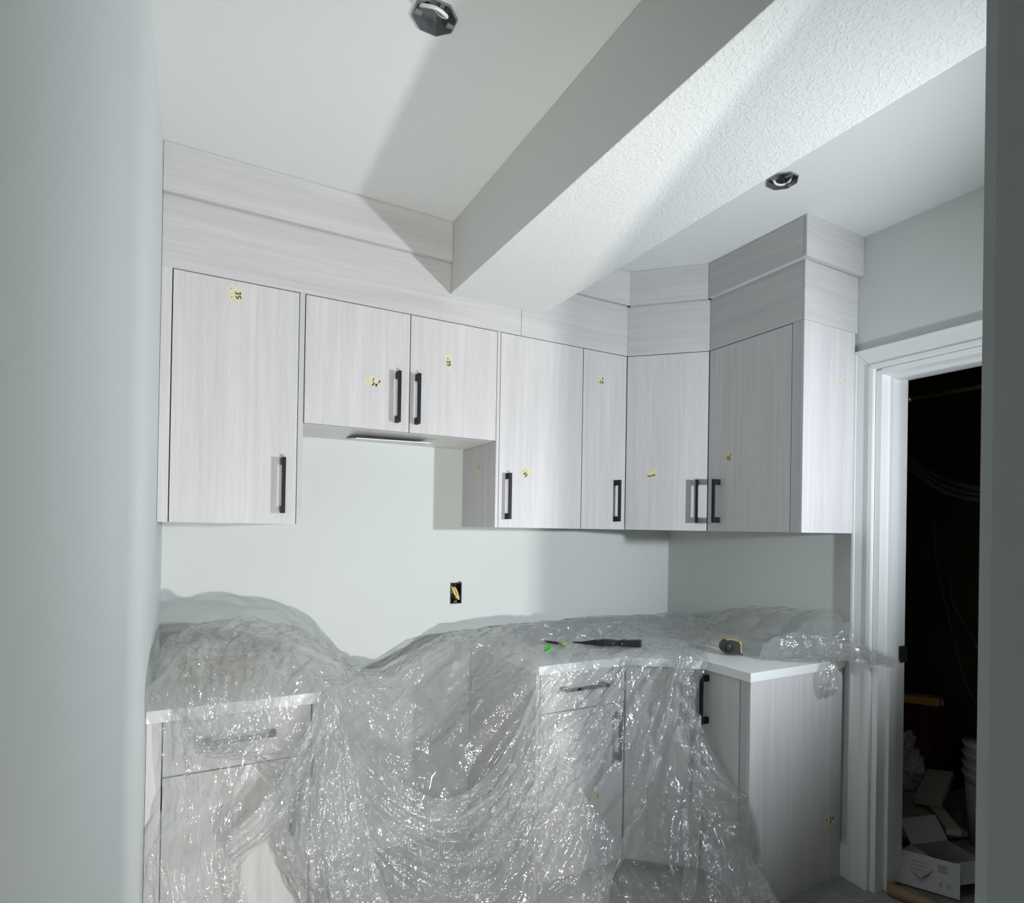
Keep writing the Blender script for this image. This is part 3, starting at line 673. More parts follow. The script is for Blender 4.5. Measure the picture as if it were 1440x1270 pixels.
bm = B(); v = (fy * .6 + up * .75).normalized(); obox(bm, cc + up * h + fy * dp / 2 + v * .045, fx, v, fx.cross(v), (w, .09, .002), 0); obj('flap', bm, M_white_card, t)
bm = B(); v = (-fx * .93 - up * .35).normalized(); obox(bm, cc + up * h - fx * w / 2 + v * .05, v, fy, v.cross(fy), (.10, dp, .002)); obj('flap', bm, M_white_card, t)
bm = B(); nn = (-fy * .55 + up * .8).normalized(); v = (-fy * .8 - up * .55).normalized()
for k in range(4): obox(bm, cc + up * (h + .0035) - fy * dp / 2 + v * .045 + fx * (.03 + .012 * k) + nn * .0005, fx, v, fx.cross(v), (.008, .012, .0008))
obj('printing', bm, M_cardd, t)['kind'] = 'stuff'
t = thing('flattened_carton', 'white carton panel with printed symbols leaning at the doorway floor', 'box', (2.36, -1.13, 0.004))
gx = Vector((math.cos(-1.12), math.sin(-1.12), 0)); gn = Vector((gx.y, -gx.x, 0)); gu = (up * .86 + gn * -.5).normalized()
gc = Vector((2.310, -1.175, .005)); bm = B(); obox(bm, gc + gu * .060, gx, gu, gx.cross(gu), (.20, .11, .003), .001); obj('panel', bm, M_white_card, t)
bm = B(); gf = gx.cross(gu); gf = gf if gf.dot(Vector((-1, -.6, .2))) > 0 else -gf
obox(bm, gc + gu * .085 + gx * .05 + gf * .002, gx, gu, gf, (.028, .026, .0008)); obox(bm, gc + gu * .035 + gx * .045 + gf * .002, gx, gu, gf, (.010, .014, .0008)); obox(bm, gc + gu * .035 + gx * .068 + gf * .002, gx, gu, gf, (.010, .014, .0008))
for k in range(4): obox(bm, gc + gu * (.05 + .013 * k) - gx * .02 + gf * .002, gx, gu, gf, (.05, .004, .0008))
obj('printing', bm, M_greycard, t)['kind'] = 'stuff'
bm = B(); obox(bm, (2.40, -.94, .085), (.6, -.8, 0), (.8, .6, .15), (0, 0, 1), (.15, .09, .035), .006, 0); obox(bm, (2.385, -.97, .062), (.6, -.8, 0), (.8, .6, .15), (0, 0, 1), (.15, .09, .012), .004, 1); obox(bm, (2.40, -.94, .03), (.6, -.8, 0), (.8, .6, 0), (0, 0, 1), (.13, .08, .052), .004, 1)
tag(obj('packaged_tool', bm, [M_blue, M_ytool]), 'blue and yellow package behind the leaning white carton panel', 'package')
OB = [((2.70, -.90, .030), .36, .22, .022, -.35, (0, 0, 1)), ((2.80, -.89, .075), .26, .14, .03, .35, (.02, .03, 1)), ((2.72, -1.02, .110), .28, .05, .025, .75, (.0, .02, 1)), ((2.86, -.92, .160), .26, .10, .025, .25, (-.25, .1, 1))]
labs = ['wide pale offcut board lying flattest, nearest the open carton', 'offcut board stacked on the wide flat one', 'narrow stick of wood crossing the offcut boards', 'board sloping up at the back of the offcut heap']
for (c, l, w_, h_, r_, n_), lb_ in zip(OB, labs):
    az = Vector(n_).normalized(); ax_ = Vector((math.cos(r_), math.sin(r_), 0)); ax_ = (ax_ - az * ax_.dot(az)).normalized(); ay_ = az.cross(ax_)
    bm = B(); obox(bm, c, ax_, ay_, az, (l, w_, h_), .002); tag(obj('offcut_board', bm, M_board), lb_, 'board', 'board offcuts heaped in the store room')
def blob(bm, c, r, sub=3, amp=.25, sc=(1, 1, 1), seed=0, fr=6):
    from mathutils import noise as nz
    s = bmesh.ops.create_icosphere(bm, subdivisions=sub, radius=1)
    for v in s['verts']:
        d = v.co.normalized(); k = 1 + amp * nz.noise(d * fr * .5 + Vector((seed, 0, 0))) + amp * .5 * nz.noise(d * fr + Vector((0, seed, 3)))
        v.co = Vector(c) + Vector((d.x * sc[0], d.y * sc[1], d.z * sc[2])) * r * k
t = thing('plastic_bag', 'knotted grey shopping bag standing on the store room floor', 'bag', (2.97, -.745, .004))
bm = B(); blob(bm, (2.97, -.745, .155), .09, 4, .35, (.75, .75, 1.15), 2, 7); obj('body', bm, M_bag, t)
bm = B(); blob(bm, (2.97, -.745, .29), .035, 3, .5, (1, .7, 1.2), 5, 7); obj('knot', bm, M_bag, t)
t = thing('bucket_stack', 'nested stack of pale buckets at the right of the doorway view', 'bucket', (2.87, -1.125, .004))
for k in range(4):
    bm = B(); z = .25 + k * .04; pts = [(2.87, -1.125, z), (2.87, -1.125, z + .028), (2.87, -1.125, z + .036)]
    tube(bm, pts, [.085, .092, .098], 24); obj('bucket_rim', bm, M_bucket, t)
bm = B(); tube(bm, [(2.87, -1.125, .005), (2.87, -1.125, .25)], [.07, .085], 24); obj('bucket_body', bm, M_greycard, t)
t = thing('toolbox_heap', 'dark storage crate with a blue side behind the boards', 'crate', (3.2, -1.0, .004))
bm = B(); obox(bm, (3.24, -1.08, .165), (.95, -.3, 0), (.3, .95, 0), (0, 0, 1), (.24, .30, .32), .01); obj('body', bm, M_blackp, t)
bm = B(); obox(bm, (3.24, -1.08, .34), (.95, -.3, 0), (.3, .95, 0), (0, 0, 1), (.26, .32, .03), .006); obj('lid', bm, M_dark, t)
bm = B(); obox(bm, (3.22, -.62, .204), (1, 0, 0), (0, 1, 0), (0, 0, 1), (.3, .34, .40), .01); tag(obj('storage_bin', bm, M_red), 'dark red bin standing against the store room wall', 'bin')
bm = B(); obox(bm, (3.12, -.72, .452), (.3, -.95, .05), (.95, .3, 0), (0, 0, 1), (.16, .05, .04), .015); tag(obj('orange_tool', bm, M_orange), 'orange-yellow tool body lying on top of the dark red bin', 'tool')
bm = B(); obox(bm, (3.24, -.56, .418), (.5, -.86, .0), (.86, .5, 0), (0, 0, 1), (.36, .12, .025), .01); tag(obj('grey_case', bm, M_bag), 'flat grey package lying on the dark red bin', 'package')
bm = B(); p = [Vector((2.19, -1.118, .021)), Vector((2.205, -1.18, .021)), Vector((2.22, -1.25, .021)), Vector((2.235, -1.32, .021))]
tube(bm, p, [.020, .020, .020, .020], 18); tag(obj('paper_tube', bm, M_stick), 'brown cardboard tube on the floor against the door frame', 'tube')

# ------------------------------------------------------------------ plastic drop sheet
rng = np.random.default_rng(11)
def cr(P, n, axis):
    """Catmull-Rom resample of control net along an axis to n samples"""
    P = np.moveaxis(np.asarray(P, float), axis, 0); m = len(P)
    E = np.concatenate([[2 * P[0] - P[1]], P, [2 * P[-1] - P[-2]]])
    t = np.linspace(0, m - 1, n); i = np.minimum(t.astype(int), m - 2); f = (t - i).reshape(-1, *([1] * (P.ndim - 1)))
    a, b, c, d = E[i], E[i + 1], E[i + 2], E[i + 3]
    out = .5 * (2 * b + (c - a) * f + (2 * a - 5 * b + 4 * c - d) * f ** 2 + (3 * b - a - 3 * c + d) * f ** 3)
    return np.moveaxis(out, 0, axis)
CONVEX = []   # list of (polygon ccw, ztop)
def add_block(poly, ztop):
    CONVEX.append((np.array(poly, float), ztop))
add_block([(-.2, -.596), (.406, -.596), (.406, .1), (-.2, .1)], TZ + .003)
add_block([(1.083, -.594), (1.455, -.594), (1.455, .1), (1.083, .1)], TZ + .003)
add_block([(1.455, -.594), (1.653, -.764), (2.3, -.764), (2.3, .1), (1.455, .1)], TZ + .003)
add_block([(1.652, -.976), (2.3, -.976), (2.3, -.76), (1.652, -.76)], TZ + .003)
bxc, bxs = .165, -.30
ca_, sa_ = math.cos(-.30), math.sin(-.30)
add_block([(bxc + ca_ * a - sa_ * b, bxs + sa_ * a + ca_ * b) for a, b in ((-.095, -.10), (.095, -.10), (.095, .066), (-.095, .066))], TZ + .062)
def collide(P):
    sh = P.shape; Q = P.reshape(-1, 3)
    Q[:, 0] = np.clip(Q[:, 0], .004, 2.135); Q[:, 1] = np.minimum(Q[:, 1], -.005); Q[:, 2] = np.maximum(Q[:, 2], .006)
    for poly, zt in CONVEX:
        m = np.where(Q[:, 2] < zt)[0]
        if not len(m): continue
        q = Q[m]; n_ = len(poly); best = zt - q[:, 2]; mv = np.zeros_like(q); mv[:, 2] = best; inside = np.ones(len(m), bool)
        for i in range(n_):
            a = poly[i]; b = poly[(i + 1) % n_]; e = b - a; nn = np.array([e[1], -e[0]]) / np.hypot(*e)
            d = -((q[:, :2] - a) @ nn); inside &= d > 0
            if i > 1 and n_ == 4: continue          # sides against walls are not exits
            w_ = (d < best); best = np.where(w_, d, best); mv[w_] = 0; mv[w_, :2] = nn * d[w_, None]
        q[inside] += mv[inside]; Q[m] = q
    for cx_, cy_, r_ in FLAT:
        d = np.hypot(Q[:, 0] - cx_, Q[:, 1] - cy_) - r_
        cap = TZ + .0058 + np.maximum(d, 0) * .9
        Q[:, 2] = np.where(d < .12, np.minimum(Q[:, 2], cap), Q[:, 2])
    return Q.reshape(sh)
FLAT = [(1.205, -.441, .035), (1.31, -.30, .06), (1.41, -.35, .05), (1.48, -.42, .06), (1.56, -.48, .05), (1.815, -.738, .05)]
def relax(P, G, s_u, s_v, it, gw, bend, amp):
    """make the film longer than its guide surface so it buckles into folds"""
    Lu = np.linalg.norm(G[1:] - G[:-1], axis=2) * s_u[1:]; Lv = np.linalg.norm(G[:, 1:] - G[:, :-1], axis=2) * s_v[:, 1:]
    Bu = np.linalg.norm(G[2:] - G[:-2], axis=2) * s_u[2:]; Bv = np.linalg.norm(G[:, 2:] - G[:, :-2], axis=2) * s_v[:, 2:]; sd = np.maximum(s_u, s_v)[1:, 1:]
    D1_ = np.linalg.norm(G[1:, 1:] - G[:-1, :-1], axis=2) * sd ; D2_ = np.linalg.norm(G[1:, :-1] - G[:-1, 1:], axis=2) * sd
    P = P + rng.normal(0, amp, P.shape)
    def con(A, Bv_, L, k):
        d = Bv_ - A; l = np.linalg.norm(d, axis=-1) + 1e-9; c = (k * .5 * (l - L) / l)[..., None] * d
        return c
    for _ in range(it):
        for o in (0, 1):
            c = con(P[o:-1:2], P[o + 1::2], Lu[o::2], 1.0); P[o:-1:2] += c; P[o + 1::2] -= c
            c = con(P[:, o:-1:2], P[:, o + 1::2], Lv[:, o::2], 1.0); P[:, o:-1:2] += c; P[:, o + 1::2] -= c
            c = con(P[o:-1:2, :-1], P[o + 1::2, 1:], D1_[o::2], .4)
            P[o:-1:2, :-1] += c; P[o + 1::2, 1:] -= c
            c = con(P[o:-1:2, 1:], P[o + 1::2, :-1], D2_[o::2], .4)
            P[o:-1:2, 1:] += c; P[o + 1::2, :-1] -= c
        c = con(P[:-2], P[2:], Bu, bend); P[:-2] += c * .5; P[2:] -= c * .5
        c = con(P[:, :-2], P[:, 2:], Bv, bend); P[:, :-2] += c * .5; P[:, 2:] -= c * .5
        P += gw * (G - P); P = collide(P)
    return P
def smooth_field(a, b, k):
    return cr(cr(rng.uniform(0, 1, (k[0], k[1])), a, 0), b, 1)
def fold_field(G, fu, fv, amp, seed):
    """long soft ridges running obliquely across the film, displaced along its normal"""
    a, b = G.shape[:2]; r = np.random.default_rng(seed)
    u = np.linspace(0, 1, a)[:, None]; v = np.linspace(0, 1, b)[None, :]
    warp = cr(cr(r.uniform(-1, 1, (5, 5)), a, 0), b, 1) * .10
    out = np.zeros((a, b))
    for o in range(2):
        n = int((abs(fu) + abs(fv)) * 2 ** o) + 4
        tab = cr(r.uniform(-1, 1, n * 4), 2000, 0)
        ph = (u * fu + v * fv + warp * (abs(fu) + abs(fv))) * 2 ** o
        lo, hi = ph.min(), ph.max(); idx = ((ph - lo) / (hi - lo + 1e-9) * 1999).astype(int)
        m = cr(cr(r.uniform(.0, 1, (4, 5)), a, 0), b, 1)
        out += (1 - 2 * np.abs(tab[idx])) * m / 2.4 ** o
    du = np.gradient(G, axis=0); dv = np.gradient(G, axis=1); nn = np.cross(du, dv); nn /= np.linalg.norm(nn, axis=2, keepdims=True) + 1e-9
    return G + nn * (out * amp)[..., None]
def film(bm_verts, bm_faces, ctrl, nu, nv, s_u=1.03, s_v=1.03, gw=.02, bend=.25, amp=.004, it=(60, 40, 25), jit=.0, fold=None):
    C_ = np.array(ctrl, float)
    if jit: C_ = C_ + rng.normal(0, jit, C_.shape)
    P = None; F1 = rng.uniform(.1, 1.7, (9, 9)); SEED = int(rng.integers(1e6))
    for lv, k in enumerate((8, 4, 2)):
        a, b = max(8, nu // k), max(8, nv // k); a -= a % 2; b -= b % 2
        G = cr(cr(C_, a, 0), b, 1)
        if fold: G = fold_field(G, *fold, SEED)
        fl = cr(cr(F1, a, 0), b, 1)
        if P is None: P = G.copy()
        else: P = cr(cr(P, a, 0), b, 1)
        P = relax(P, G, 1 + (s_u - 1) * fl, 1 + (s_v - 1) * fl.T[:a, :b] if fl.T.shape == (a, b) else 1 + (s_v - 1) * fl, it[lv], gw * (1, .6, .3)[lv], bend, amp * (1, .3, .1)[lv])
    P = cr(cr(P, nu, 0), nv, 1)
    base = sum(len(v) for v in bm_verts); a, b = P.shape[:2]
    bm_verts.append(P.reshape(-1, 3)); idx = np.arange(a * b).reshape(a, b) + base
    bm_faces.append(np.stack([idx[:-1, :-1], idx[1:, :-1], idx[1:, 1:], idx[:-1, 1:]], -1).reshape(-1, 4))

def film_material():
    m, nt, N, L, b = new_mat('clear_plastic_film')
    out = N['Material Output'] if 'Material Output' in N else [n for n in N if n.type == 'OUTPUT_MATERIAL'][0]
    N.remove(b)
    tc = N.new('ShaderNodeTexCoord')
    # fine crinkles: relief only
    v1 = N.new('ShaderNodeTexVoronoi'); v1.feature = 'F1'; v1.inputs['Scale'].default_value = 27; v1.inputs['Randomness'].default_value = 1
    nz = N.new('ShaderNodeTexNoise'); nz.inputs['Scale'].default_value = 12; nz.inputs['Detail'].default_value = 4; nz.inputs['Distortion'].default_value = 1.0
    dis = N.new('ShaderNodeVectorMath'); dis.operation = 'MULTIPLY_ADD'; dis.inputs[1].default_value = (.12, .12, .12)
    L.new(tc.outputs['Object'], nz.inputs['Vector']); L.new(nz.outputs['Color'], dis.inputs[0]); L.new(tc.outputs['Object'], dis.inputs[2]); L.new(dis.outputs[0], v1.inputs['Vector'])
    v2 = N.new('ShaderNodeTexVoronoi'); v2.feature = 'F1'; v2.inputs['Scale'].default_value = 85; L.new(dis.outputs[0], v2.inputs['Vector'])
    ad = N.new('ShaderNodeMath'); ad.operation = 'MULTIPLY_ADD'; ad.inputs[1].default_value = .35
    L.new(v2.outputs['Distance'], ad.inputs[0]); L.new(v1.outputs['Distance'], ad.inputs[2])
    bp = N.new('ShaderNodeBump'); bp.inputs['Strength'].default_value = 1.0; bp.inputs['Distance'].default_value = .0085; pm = N.new('ShaderNodeTexNoise'); pm.inputs['Scale'].default_value = 5; pm.inputs['Detail'].default_value = 2; L.new(tc.outputs['Object'], pm.inputs['Vector']); pr_ = N.new('ShaderNodeMapRange'); pr_.inputs[1].default_value = .38; pr_.inputs[2].default_value = .56; L.new(pm.outputs[0], pr_.inputs[0]); hm = N.new('ShaderNodeMath'); hm.operation = 'MULTIPLY'; L.new(ad.outputs[0], hm.inputs[0]); L.new(pr_.outputs[0], hm.inputs[1]); L.new(hm.outputs[0], bp.inputs['Height'])
    gl = N.new('ShaderNodeBsdfGlossy'); gl.inputs['Roughness'].default_value = .18; gl.inputs['Color'].default_value = (1, 1, 1, 1); L.new(bp.outputs[0], gl.inputs['Normal'])
    tr = N.new('ShaderNodeBsdfTransparent'); tr.inputs['Color'].default_value = (.885, .89, .885, 1)
    df = N.new('ShaderNodeBsdfDiffuse'); df.inputs['Color'].default_value = (.74, .745, .74, 1)
    tl = N.new('ShaderNodeBsdfTranslucent'); tl.inputs['Color'].default_value = (.74, .745, .74, 1)
    mk = N.new('ShaderNodeMixShader'); mk.inputs[0].default_value = .5; L.new(df.outputs[0], mk.inputs[1]); L.new(tl.outputs[0], mk.inputs[2])
    lw = N.new('ShaderNodeLayerWeight'); lw.inputs['Blend'].default_value = .35; pass
    mr = N.new('ShaderNodeMapRange'); mr.inputs[3].default_value = .245; mr.inputs[4].default_value = .52; pw = N.new('ShaderNodeMath'); pw.operation = 'POWER'; pw.inputs[1].default_value = 1.5; L.new(lw.outputs['Facing'], pw.inputs[0]); L.new(pw.outputs[0], mr.inputs[0])
    m1 = N.new('ShaderNodeMixShader'); L.new(mr.outputs[0], m1.inputs[0]); L.new(tr.outputs[0], m1.inputs[1]); L.new(mk.outputs[0], m1.inputs[2])
    fr = N.new('ShaderNodeFresnel'); fr.inputs['IOR'].default_value = 1.45
    fm = N.new('ShaderNodeMath'); fm.operation = 'MULTIPLY'; fm.inputs[1].default_value = 1.4; L.new(fr.outputs[0], fm.inputs[0]); mn = N.new('ShaderNodeMath'); mn.operation = 'MINIMUM'; mn.inputs[1].default_value = .24; L.new(fm.outputs[0], mn.inputs[0])
    m2 = N.new('ShaderNodeMixShader'); L.new(mn.outputs[0], m2.inputs[0]); L.new(m1.outputs[0], m2.inputs[1]); L.new(gl.outputs[0], m2.inputs[2])
    L.new(m2.outputs[0], out.inputs['Surface'])
    return m
M_film = film_material()
FV, FF = [], []
#                back at wall           mid top                front top            edge                 hang ...
main = [
 [(.02, -.03, .83), (.02, -.18, .90), (.02, -.36, .90), (.03, -.50, .86), (.05, -.60, .80), (.08, -.63, .76), (.10, -.64, .73), (.12, -.65, .70), (.14, -.65, .68)],
 [(.11, -.03, .85), (.11, -.18, .93), (.10, -.36, .935), (.11, -.50, .89), (.12, -.61, .80), (.15, -.64, .74), (.17, -.65, .70), (.19, -.66, .67), (.21, -.66, .64)],
 [(.24, -.03, .84), (.23, -.18, .93), (.22, -.36, .95), (.22, -.50, .89), (.23, -.61, .80), (.25, -.64, .73), (.27, -.66, .67), (.28, -.67, .61), (.29, -.68, .56)],
 [(.37, -.03, .82), (.36, -.18, .90), (.34, -.36, .92), (.33, -.50, .86), (.34, -.61, .79), (.345, -.64, .70), (.35, -.66, .60), (.355, -.68, .50), (.36, -.69, .40)],
 [(.47, -.04, .78), (.47, -.18, .83), (.46, -.34, .86), (.44, -.50, .82), (.42, -.61, .77), (.41, -.66, .66), (.40, -.69, .53), (.40, -.71, .40), (.41, -.72, .28)],
 [(.57, -.05, .73), (.57, -.18, .76), (.56, -.32, .77), (.53, -.45, .73), (.50, -.55, .65), (.48, -.63, .54), (.47, -.69, .42), (.47, -.73, .30), (.49, -.76, .17)],
 [(.68, -.05, .70), (.68, -.15, .72), (.67, -.27, .72), (.65, -.38, .67), (.62, -.47, .58), (.60, -.56, .46), (.59, -.63, .34), (.59, -.70, .21), (.61, -.80, .08)],
 [(.80, -.05, .75), (.80, -.15, .77), (.79, -.25, .75), (.77, -.35, .68), (.75, -.44, .58), (.73, -.53, .46), (.72, -.61, .33), (.72, -.70, .18), (.73, -.86, .03)],
 [(.94, -.04, .80), (.94, -.15, .83), (.92, -.28, .80), (.90, -.40, .73), (.88, -.50, .63), (.87, -.57, .50), (.86, -.63, .36), (.86, -.70, .20), (.87, -.90, .03)],
 [(1.10, -.03, .82), (1.10, -.15, .845), (1.09, -.30, .82), (1.08, -.46, .80), (1.07, -.60, .77), (1.05, -.63, .60), (1.03, -.66, .42), (1.02, -.71, .22), (1.02, -.95, .02)],
 [(1.34, -.03, .83), (1.30, -.14, .84), (1.27, -.26, .797), (1.25, -.45, .793), (1.23, -.60, .785), (1.21, -.63, .62), (1.18, -.67, .42), (1.16, -.73, .21), (1.15, -1.0, .02)],
 [(1.66, -.03, .83), (1.58, -.13, .85), (1.50, -.25, .805), (1.43, -.44, .793), (1.38, -.60, .785), (1.36, -.65, .62), (1.33, -.69, .42), (1.30, -.76, .21), (1.29, -1.05, .02)],
 [(1.98, -.04, .83), (1.86, -.18, .85), (1.74, -.30, .82), (1.62, -.46, .793), (1.51, -.65, .785), (1.48, -.70, .62), (1.45, -.75, .42), (1.43, -.83, .21), (1.43, -1.1, .02)],
 [(2.12, -.14, .83), (2.0, -.28, .85), (1.86, -.42, .82), (1.73, -.56, .793), (1.60, -.73, .785), (1.575, -.76, .64), (1.56, -.80, .46), (1.55, -.88, .25), (1.56, -1.14, .02)],
 [(2.13, -.34, .83), (2.02, -.44, .84), (1.90, -.54, .81), (1.78, -.64, .793), (1.635, -.765, .785), (1.600, -.785, .66), (1.59, -.82, .48), (1.63, -.95, .27), (1.68, -1.16, .02)],
]
film(FV, FF, main, 400, 240, s_u=1.05, s_v=1.03, gw=.03, bend=.35, amp=.005, jit=.008, fold=(8, 5, .011))
back_in = [[(x, y, z - .012) for x, y, z in col[:3]] for col in main[8:]]
film(FV, FF, back_in, 160, 50, s_u=1.05, s_v=1.05, gw=.03, bend=.35, amp=.004, jit=.006, fold=(5, 2, .010))
tongue = [
 [(.015, -.46, .88), (.012, -.56, .87), (.010, -.64, .82), (.035, -.665, .70), (.04, -.665, .58), (.012, -.67, .46), (.03, -.67, .36), (.05, -.68, .22), (.05, -.70, .02)],
 [(.06, -.45, .92), (.055, -.57, .91), (.05, -.67, .84), (.07, -.69, .72), (.07, -.69, .58), (.06, -.69, .46), (.07, -.69, .34), (.08, -.70, .2), (.08, -.73, .02)],
 [(.12, -.45, .93), (.11, -.58, .92), (.11, -.68, .86), (.11, -.71, .73), (.11, -.70, .60), (.10, -.70, .46), (.11, -.71, .34), (.12, -.71, .2), (.12, -.75, .02)],
 [(.18, -.45, .92), (.17, -.58, .915), (.165, -.68, .86), (.16, -.70, .73), (.15, -.70, .60), (.14, -.70, .48), (.15, -.71, .34), (.16, -.71, .2), (.17, -.75, .02)],
 [(.25, -.45, .91), (.24, -.57, .90), (.23, -.66, .85), (.215, -.68, .72), (.19, -.69, .60), (.175, -.69, .50), (.19, -.70, .34), (.21, -.70, .2), (.23, -.74, .02)],
 [(.33, -.45, .89), (.32, -.56, .88), (.30, -.64, .82), (.27, -.66, .71), (.235, -.67, .60), (.20, -.68, .52), (.215, -.69, .36), (.245, -.69, .2), (.27, -.72, .02)],
]
film(FV, FF, tongue, 110, 200, s_u=1.07, s_v=1.03, gw=.03, bend=.2, amp=.004, jit=.006, fold=(4, 1.5, .010))
band = [
 [(.395, -.615, .80), (.375, -.65, .74), (.33, -.68, .67), (.28, -.70, .60), (.23, -.715, .54), (.17, -.72, .50)],
 [(.42, -.615, .77), (.395, -.66, .69), (.35, -.69, .62), (.295, -.71, .56), (.24, -.72, .50), (.18, -.72, .46)],
 [(.43, -.61, .72), (.405, -.66, .65), (.36, -.69, .59), (.305, -.70, .53), (.245, -.71, .48), (.19, -.71, .43)],
]
film(FV, FF, band, 40, 90, s_u=1.15, s_v=1.02, gw=.03, bend=.20, amp=.004, fold=(3, .4, .006))
film(FV, FF, np.array(band) + np.array((.008, .010, -.015)), 40, 90, s_u=1.15, s_v=1.02, gw=.03, bend=.20, amp=.004, fold=(3, .4, .006))
drape2 = [
 [(.36, -.66, .62), (.32, -.70, .54), (.30, -.72, .45), (.315, -.73, .38), (.35, -.75, .30), (.40, -.78, .20), (.46, -.82, .08)],
 [(.40, -.66, .68), (.38, -.72, .58), (.37, -.75, .47), (.38, -.77, .37), (.41, -.79, .27), (.46, -.82, .16), (.52, -.88, .04)],
 [(.43, -.64, .70), (.43, -.70, .60), (.43, -.74, .48), (.45, -.77, .36), (.48, -.80, .24), (.53, -.84, .12), (.58, -.92, .02)],
 [(.45, -.62, .70), (.47, -.67, .60), (.49, -.71, .48), (.52, -.74, .35), (.56, -.78, .22), (.61, -.84, .10), (.66, -.95, .02)],
]
film(FV, FF, drape2, 90, 130, s_u=1.10, s_v=1.03, gw=.03, bend=.20, amp=.004, fold=(4, 1, .010))
film(FV, FF, np.array(drape2) + np.array((-.012, .012, .010)), 90, 130, s_u=1.10, s_v=1.03, gw=.03, bend=.20, amp=.004, fold=(4, 1, .010))
swag = [
 [(.50, -.50, .66), (.58, -.58, .54), (.68, -.62, .46), (.78, -.63, .43), (.89, -.63, .48), (.98, -.63, .58), (1.06, -.62, .72)],
 [(.48, -.56, .58), (.57, -.64, .45), (.68, -.68, .37), (.79, -.69, .34), (.90, -.68, .39), (1.00, -.66, .49), (1.09, -.64, .62)],
 [(.47, -.62, .47), (.57, -.70, .35), (.68, -.75, .27), (.80, -.76, .24), (.92, -.74, .29), (1.03, -.70, .39), (1.13, -.67, .52)],
 [(.50, -.70, .34), (.58, -.78, .24), (.70, -.83, .16), (.82, -.84, .13), (.95, -.81, .18), (1.07, -.77, .27), (1.18, -.73, .40)],
 [(.54, -.80, .18), (.62, -.88, .10), (.74, -.92, .05), (.86, -.93, .03), (1.0, -.92, .05), (1.14, -.88, .12), (1.26, -.80, .26)],
]
film(FV, FF, swag, 130, 220, s_u=1.10, s_v=1.02, gw=.03, bend=.12, amp=.005, fold=(8, 1, .009))
veil = [
 [(2.13, -.30, .80), (2.13, -.45, .90), (2.13, -.62, .935), (2.13, -.80, .945), (2.13, -.94, .95), (2.12, -1.02, .90), (2.12, -1.04, .84)],
 [(2.06, -.30, .80), (2.05, -.45, .88), (2.05, -.62, .915), (2.05, -.80, .925), (2.05, -.93, .93), (2.05, -1.0, .88), (2.06, -1.02, .82)],
 [(1.96, -.32, .80), (1.96, -.46, .83), (1.96, -.62, .85), (1.96, -.80, .855), (1.96, -.90, .86), (1.97, -.96, .82), (1.98, -.97, .80)],
 [(1.84, -.36, .795), (1.85, -.48, .797), (1.87, -.62, .80), (1.88, -.78, .80), (1.89, -.86, .80), (1.91, -.91, .795), (1.93, -.93, .793)],
]
film(FV, FF, veil, 90, 150, s_u=1.04, s_v=1.04, gw=.03, bend=.25, amp=.004, fold=(2, 4, .006))
axis_ = [(1.85, -.855, .80, .012), (1.87, -.88, .825, .030), (1.92, -.915, .842, .042), (1.97, -.96, .838, .042), (2.05, -1.03, .832, .038), (2.10, -1.10, .822, .028), (2.115, -1.17, .815, .016)]
roll = []
for k in range(9):
    a = math.radians(-30 + 240 * k / 8)
    roll.append([(x + .5 * r * math.cos(a), y - .85 * r * math.cos(a), z + r * math.sin(a) * 1.05) for x, y, z, r in axis_])
film(FV, FF, roll, 90, 150, s_u=1.10, s_v=1.05, gw=.03, bend=.10, amp=.004)
film(FV, FF, np.array(roll) + np.array((.004, .004, -.008)), 90, 150, s_u=1.10, s_v=1.05, gw=.03, bend=.10, amp=.004)
dangle = [[(2.00, -.985, .80), (1.98, -.992, .74), (1.99, -.99, .69), (2.01, -.988, .665)], [(2.03, -1.0, .80), (2.03, -1.01, .74), (2.03, -1.01, .70), (2.035, -.995, .675)], [(2.06, -.99, .80), (2.07, -.995, .74), (2.065, -.992, .69), (2.05, -.99, .66)]]
film(FV, FF, dangle, 30, 40, s_u=1.15, s_v=1.02, gw=.03, bend=.1, amp=.003)
rope = [
 [(1.565, -.725, .80), (1.555, -.745, .70), (1.55, -.77, .58), (1.555, -.80, .46), (1.56, -.88, .30), (1.53, -.93, .12), (1.50, -.98, .02)],
 [(1.585, -.745, .80), (1.575, -.76, .70), (1.575, -.785, .58), (1.59, -.82, .46), (1.61, -.91, .30), (1.60, -.97, .12), (1.60, -1.03, .02)],
 [(1.605, -.76, .80), (1.60, -.775, .70), (1.60, -.80, .58), (1.635, -.84, .46), (1.68, -.93, .30), (1.70, -1.0, .12), (1.72, -1.08, .02)],
]
film(FV, FF, rope, 60, 150, s_u=1.25, s_v=1.02, gw=.03, bend=.1, amp=.005)
film(FV, FF, np.array(rope) + np.array((.010, .010, -.004)), 60, 150, s_u=1.25, s_v=1.02, gw=.03, bend=.1, amp=.005)
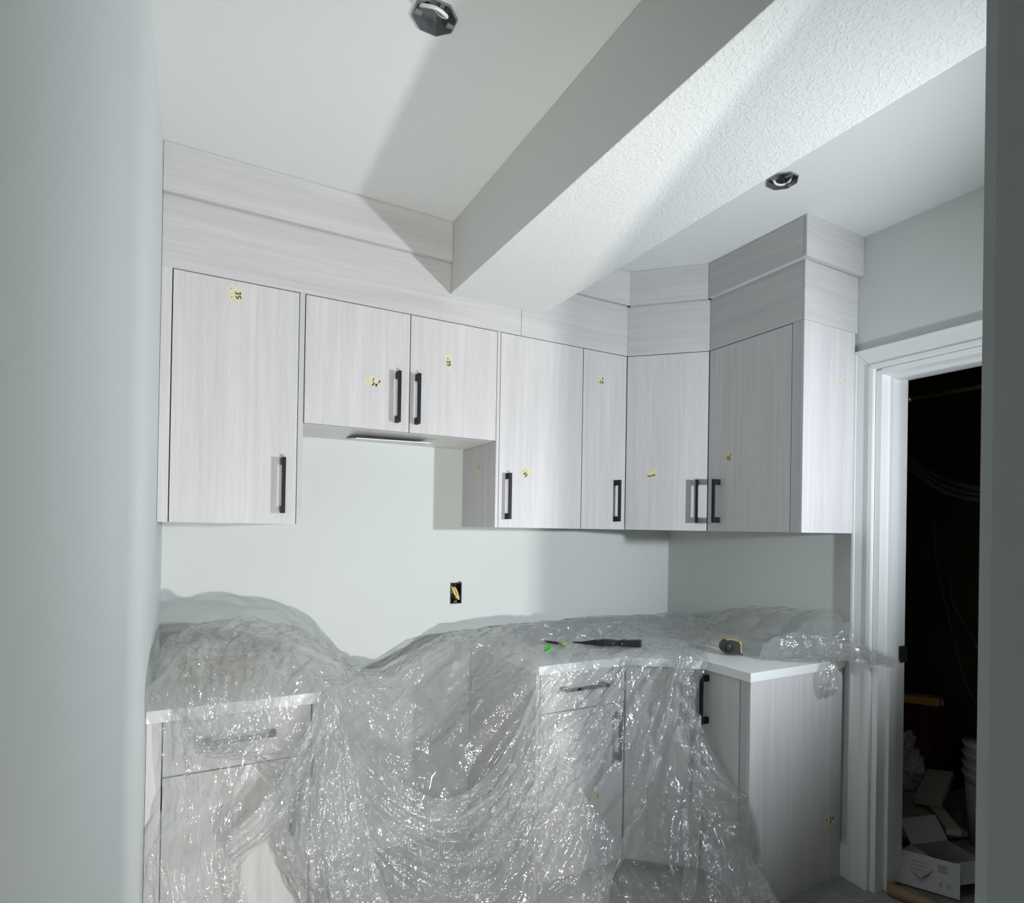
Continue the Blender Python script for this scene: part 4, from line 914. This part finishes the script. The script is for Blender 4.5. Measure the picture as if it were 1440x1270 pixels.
def pleat(a, b, w0, w1, bow=.03):
    a, b = np.array(a), np.array(b); net = []
    for k in (-1, 0, 1):
        row = []
        for t in np.linspace(0, 1, 7):
            p = a + (b - a) * t; w = (w0 + (w1 - w0) * t) * k
            p = p + np.array([w * .75, -.012 * (1 - abs(k)) - bow * math.sin(math.pi * t) * .4, w * .55 - bow * math.sin(math.pi * t)]); row.append(tuple(p))
        net.append(row)
    film(FV, FF, net, 30, 120, s_u=1.2, s_v=1.02, gw=.03, bend=.15, amp=.004, fold=(2, .3, .006))
pleat((1.46, -.625, .775), (1.03, -.70, .33), .010, .035)
pleat((1.44, -.625, .79), (1.12, -.68, .60), .008, .020)
pleat((1.555, -.735, .78), (1.18, -.84, .16), .012, .045, .05)
pleat((1.61, -.785, .60), (1.45, -.92, .10), .012, .05, .03)
pleat((1.08, -.625, .70), (.80, -.66, .40), .012, .035, .06)
floorbit = [[(1.55, -1.10, .03), (1.75, -1.08, .02), (1.90, -1.06, .03), (2.02, -1.04, .02)], [(1.55, -1.20, .05), (1.75, -1.17, .05), (1.92, -1.15, .06), (2.05, -1.12, .01)], [(1.55, -1.32, .02), (1.75, -1.30, .03), (1.95, -1.28, .01), (2.08, -1.22, .01)]]
film(FV, FF, floorbit, 50, 90, s_u=1.1, s_v=1.08, gw=.03, bend=.1, amp=.006)
def build_film():
    V = np.concatenate(FV); Fq = np.concatenate(FF)
    base = np.array([V[:, 0].mean(), V[:, 1].mean(), V[:, 2].min()]); V = V - base
    me = bpy.data.meshes.new('plastic_sheet')
    me.vertices.add(len(V)); me.vertices.foreach_set('co', V.astype(np.float32).ravel())
    me.loops.add(Fq.size); me.loops.foreach_set('vertex_index', Fq.astype(np.int32).ravel())
    me.polygons.add(len(Fq)); me.polygons.foreach_set('loop_start', np.arange(0, Fq.size, 4, dtype=np.int32)); me.polygons.foreach_set('loop_total', np.full(len(Fq), 4, np.int32))
    me.polygons.foreach_set('use_smooth', np.ones(len(Fq), bool))
    me.update(calc_edges=True); me.materials.append(M_film)
    o = link_obj('plastic_sheet', me, None, tuple(base))
    tag(o, 'crumpled clear plastic drop sheet draped over both worktops and the gap', 'plastic sheet')
build_film()
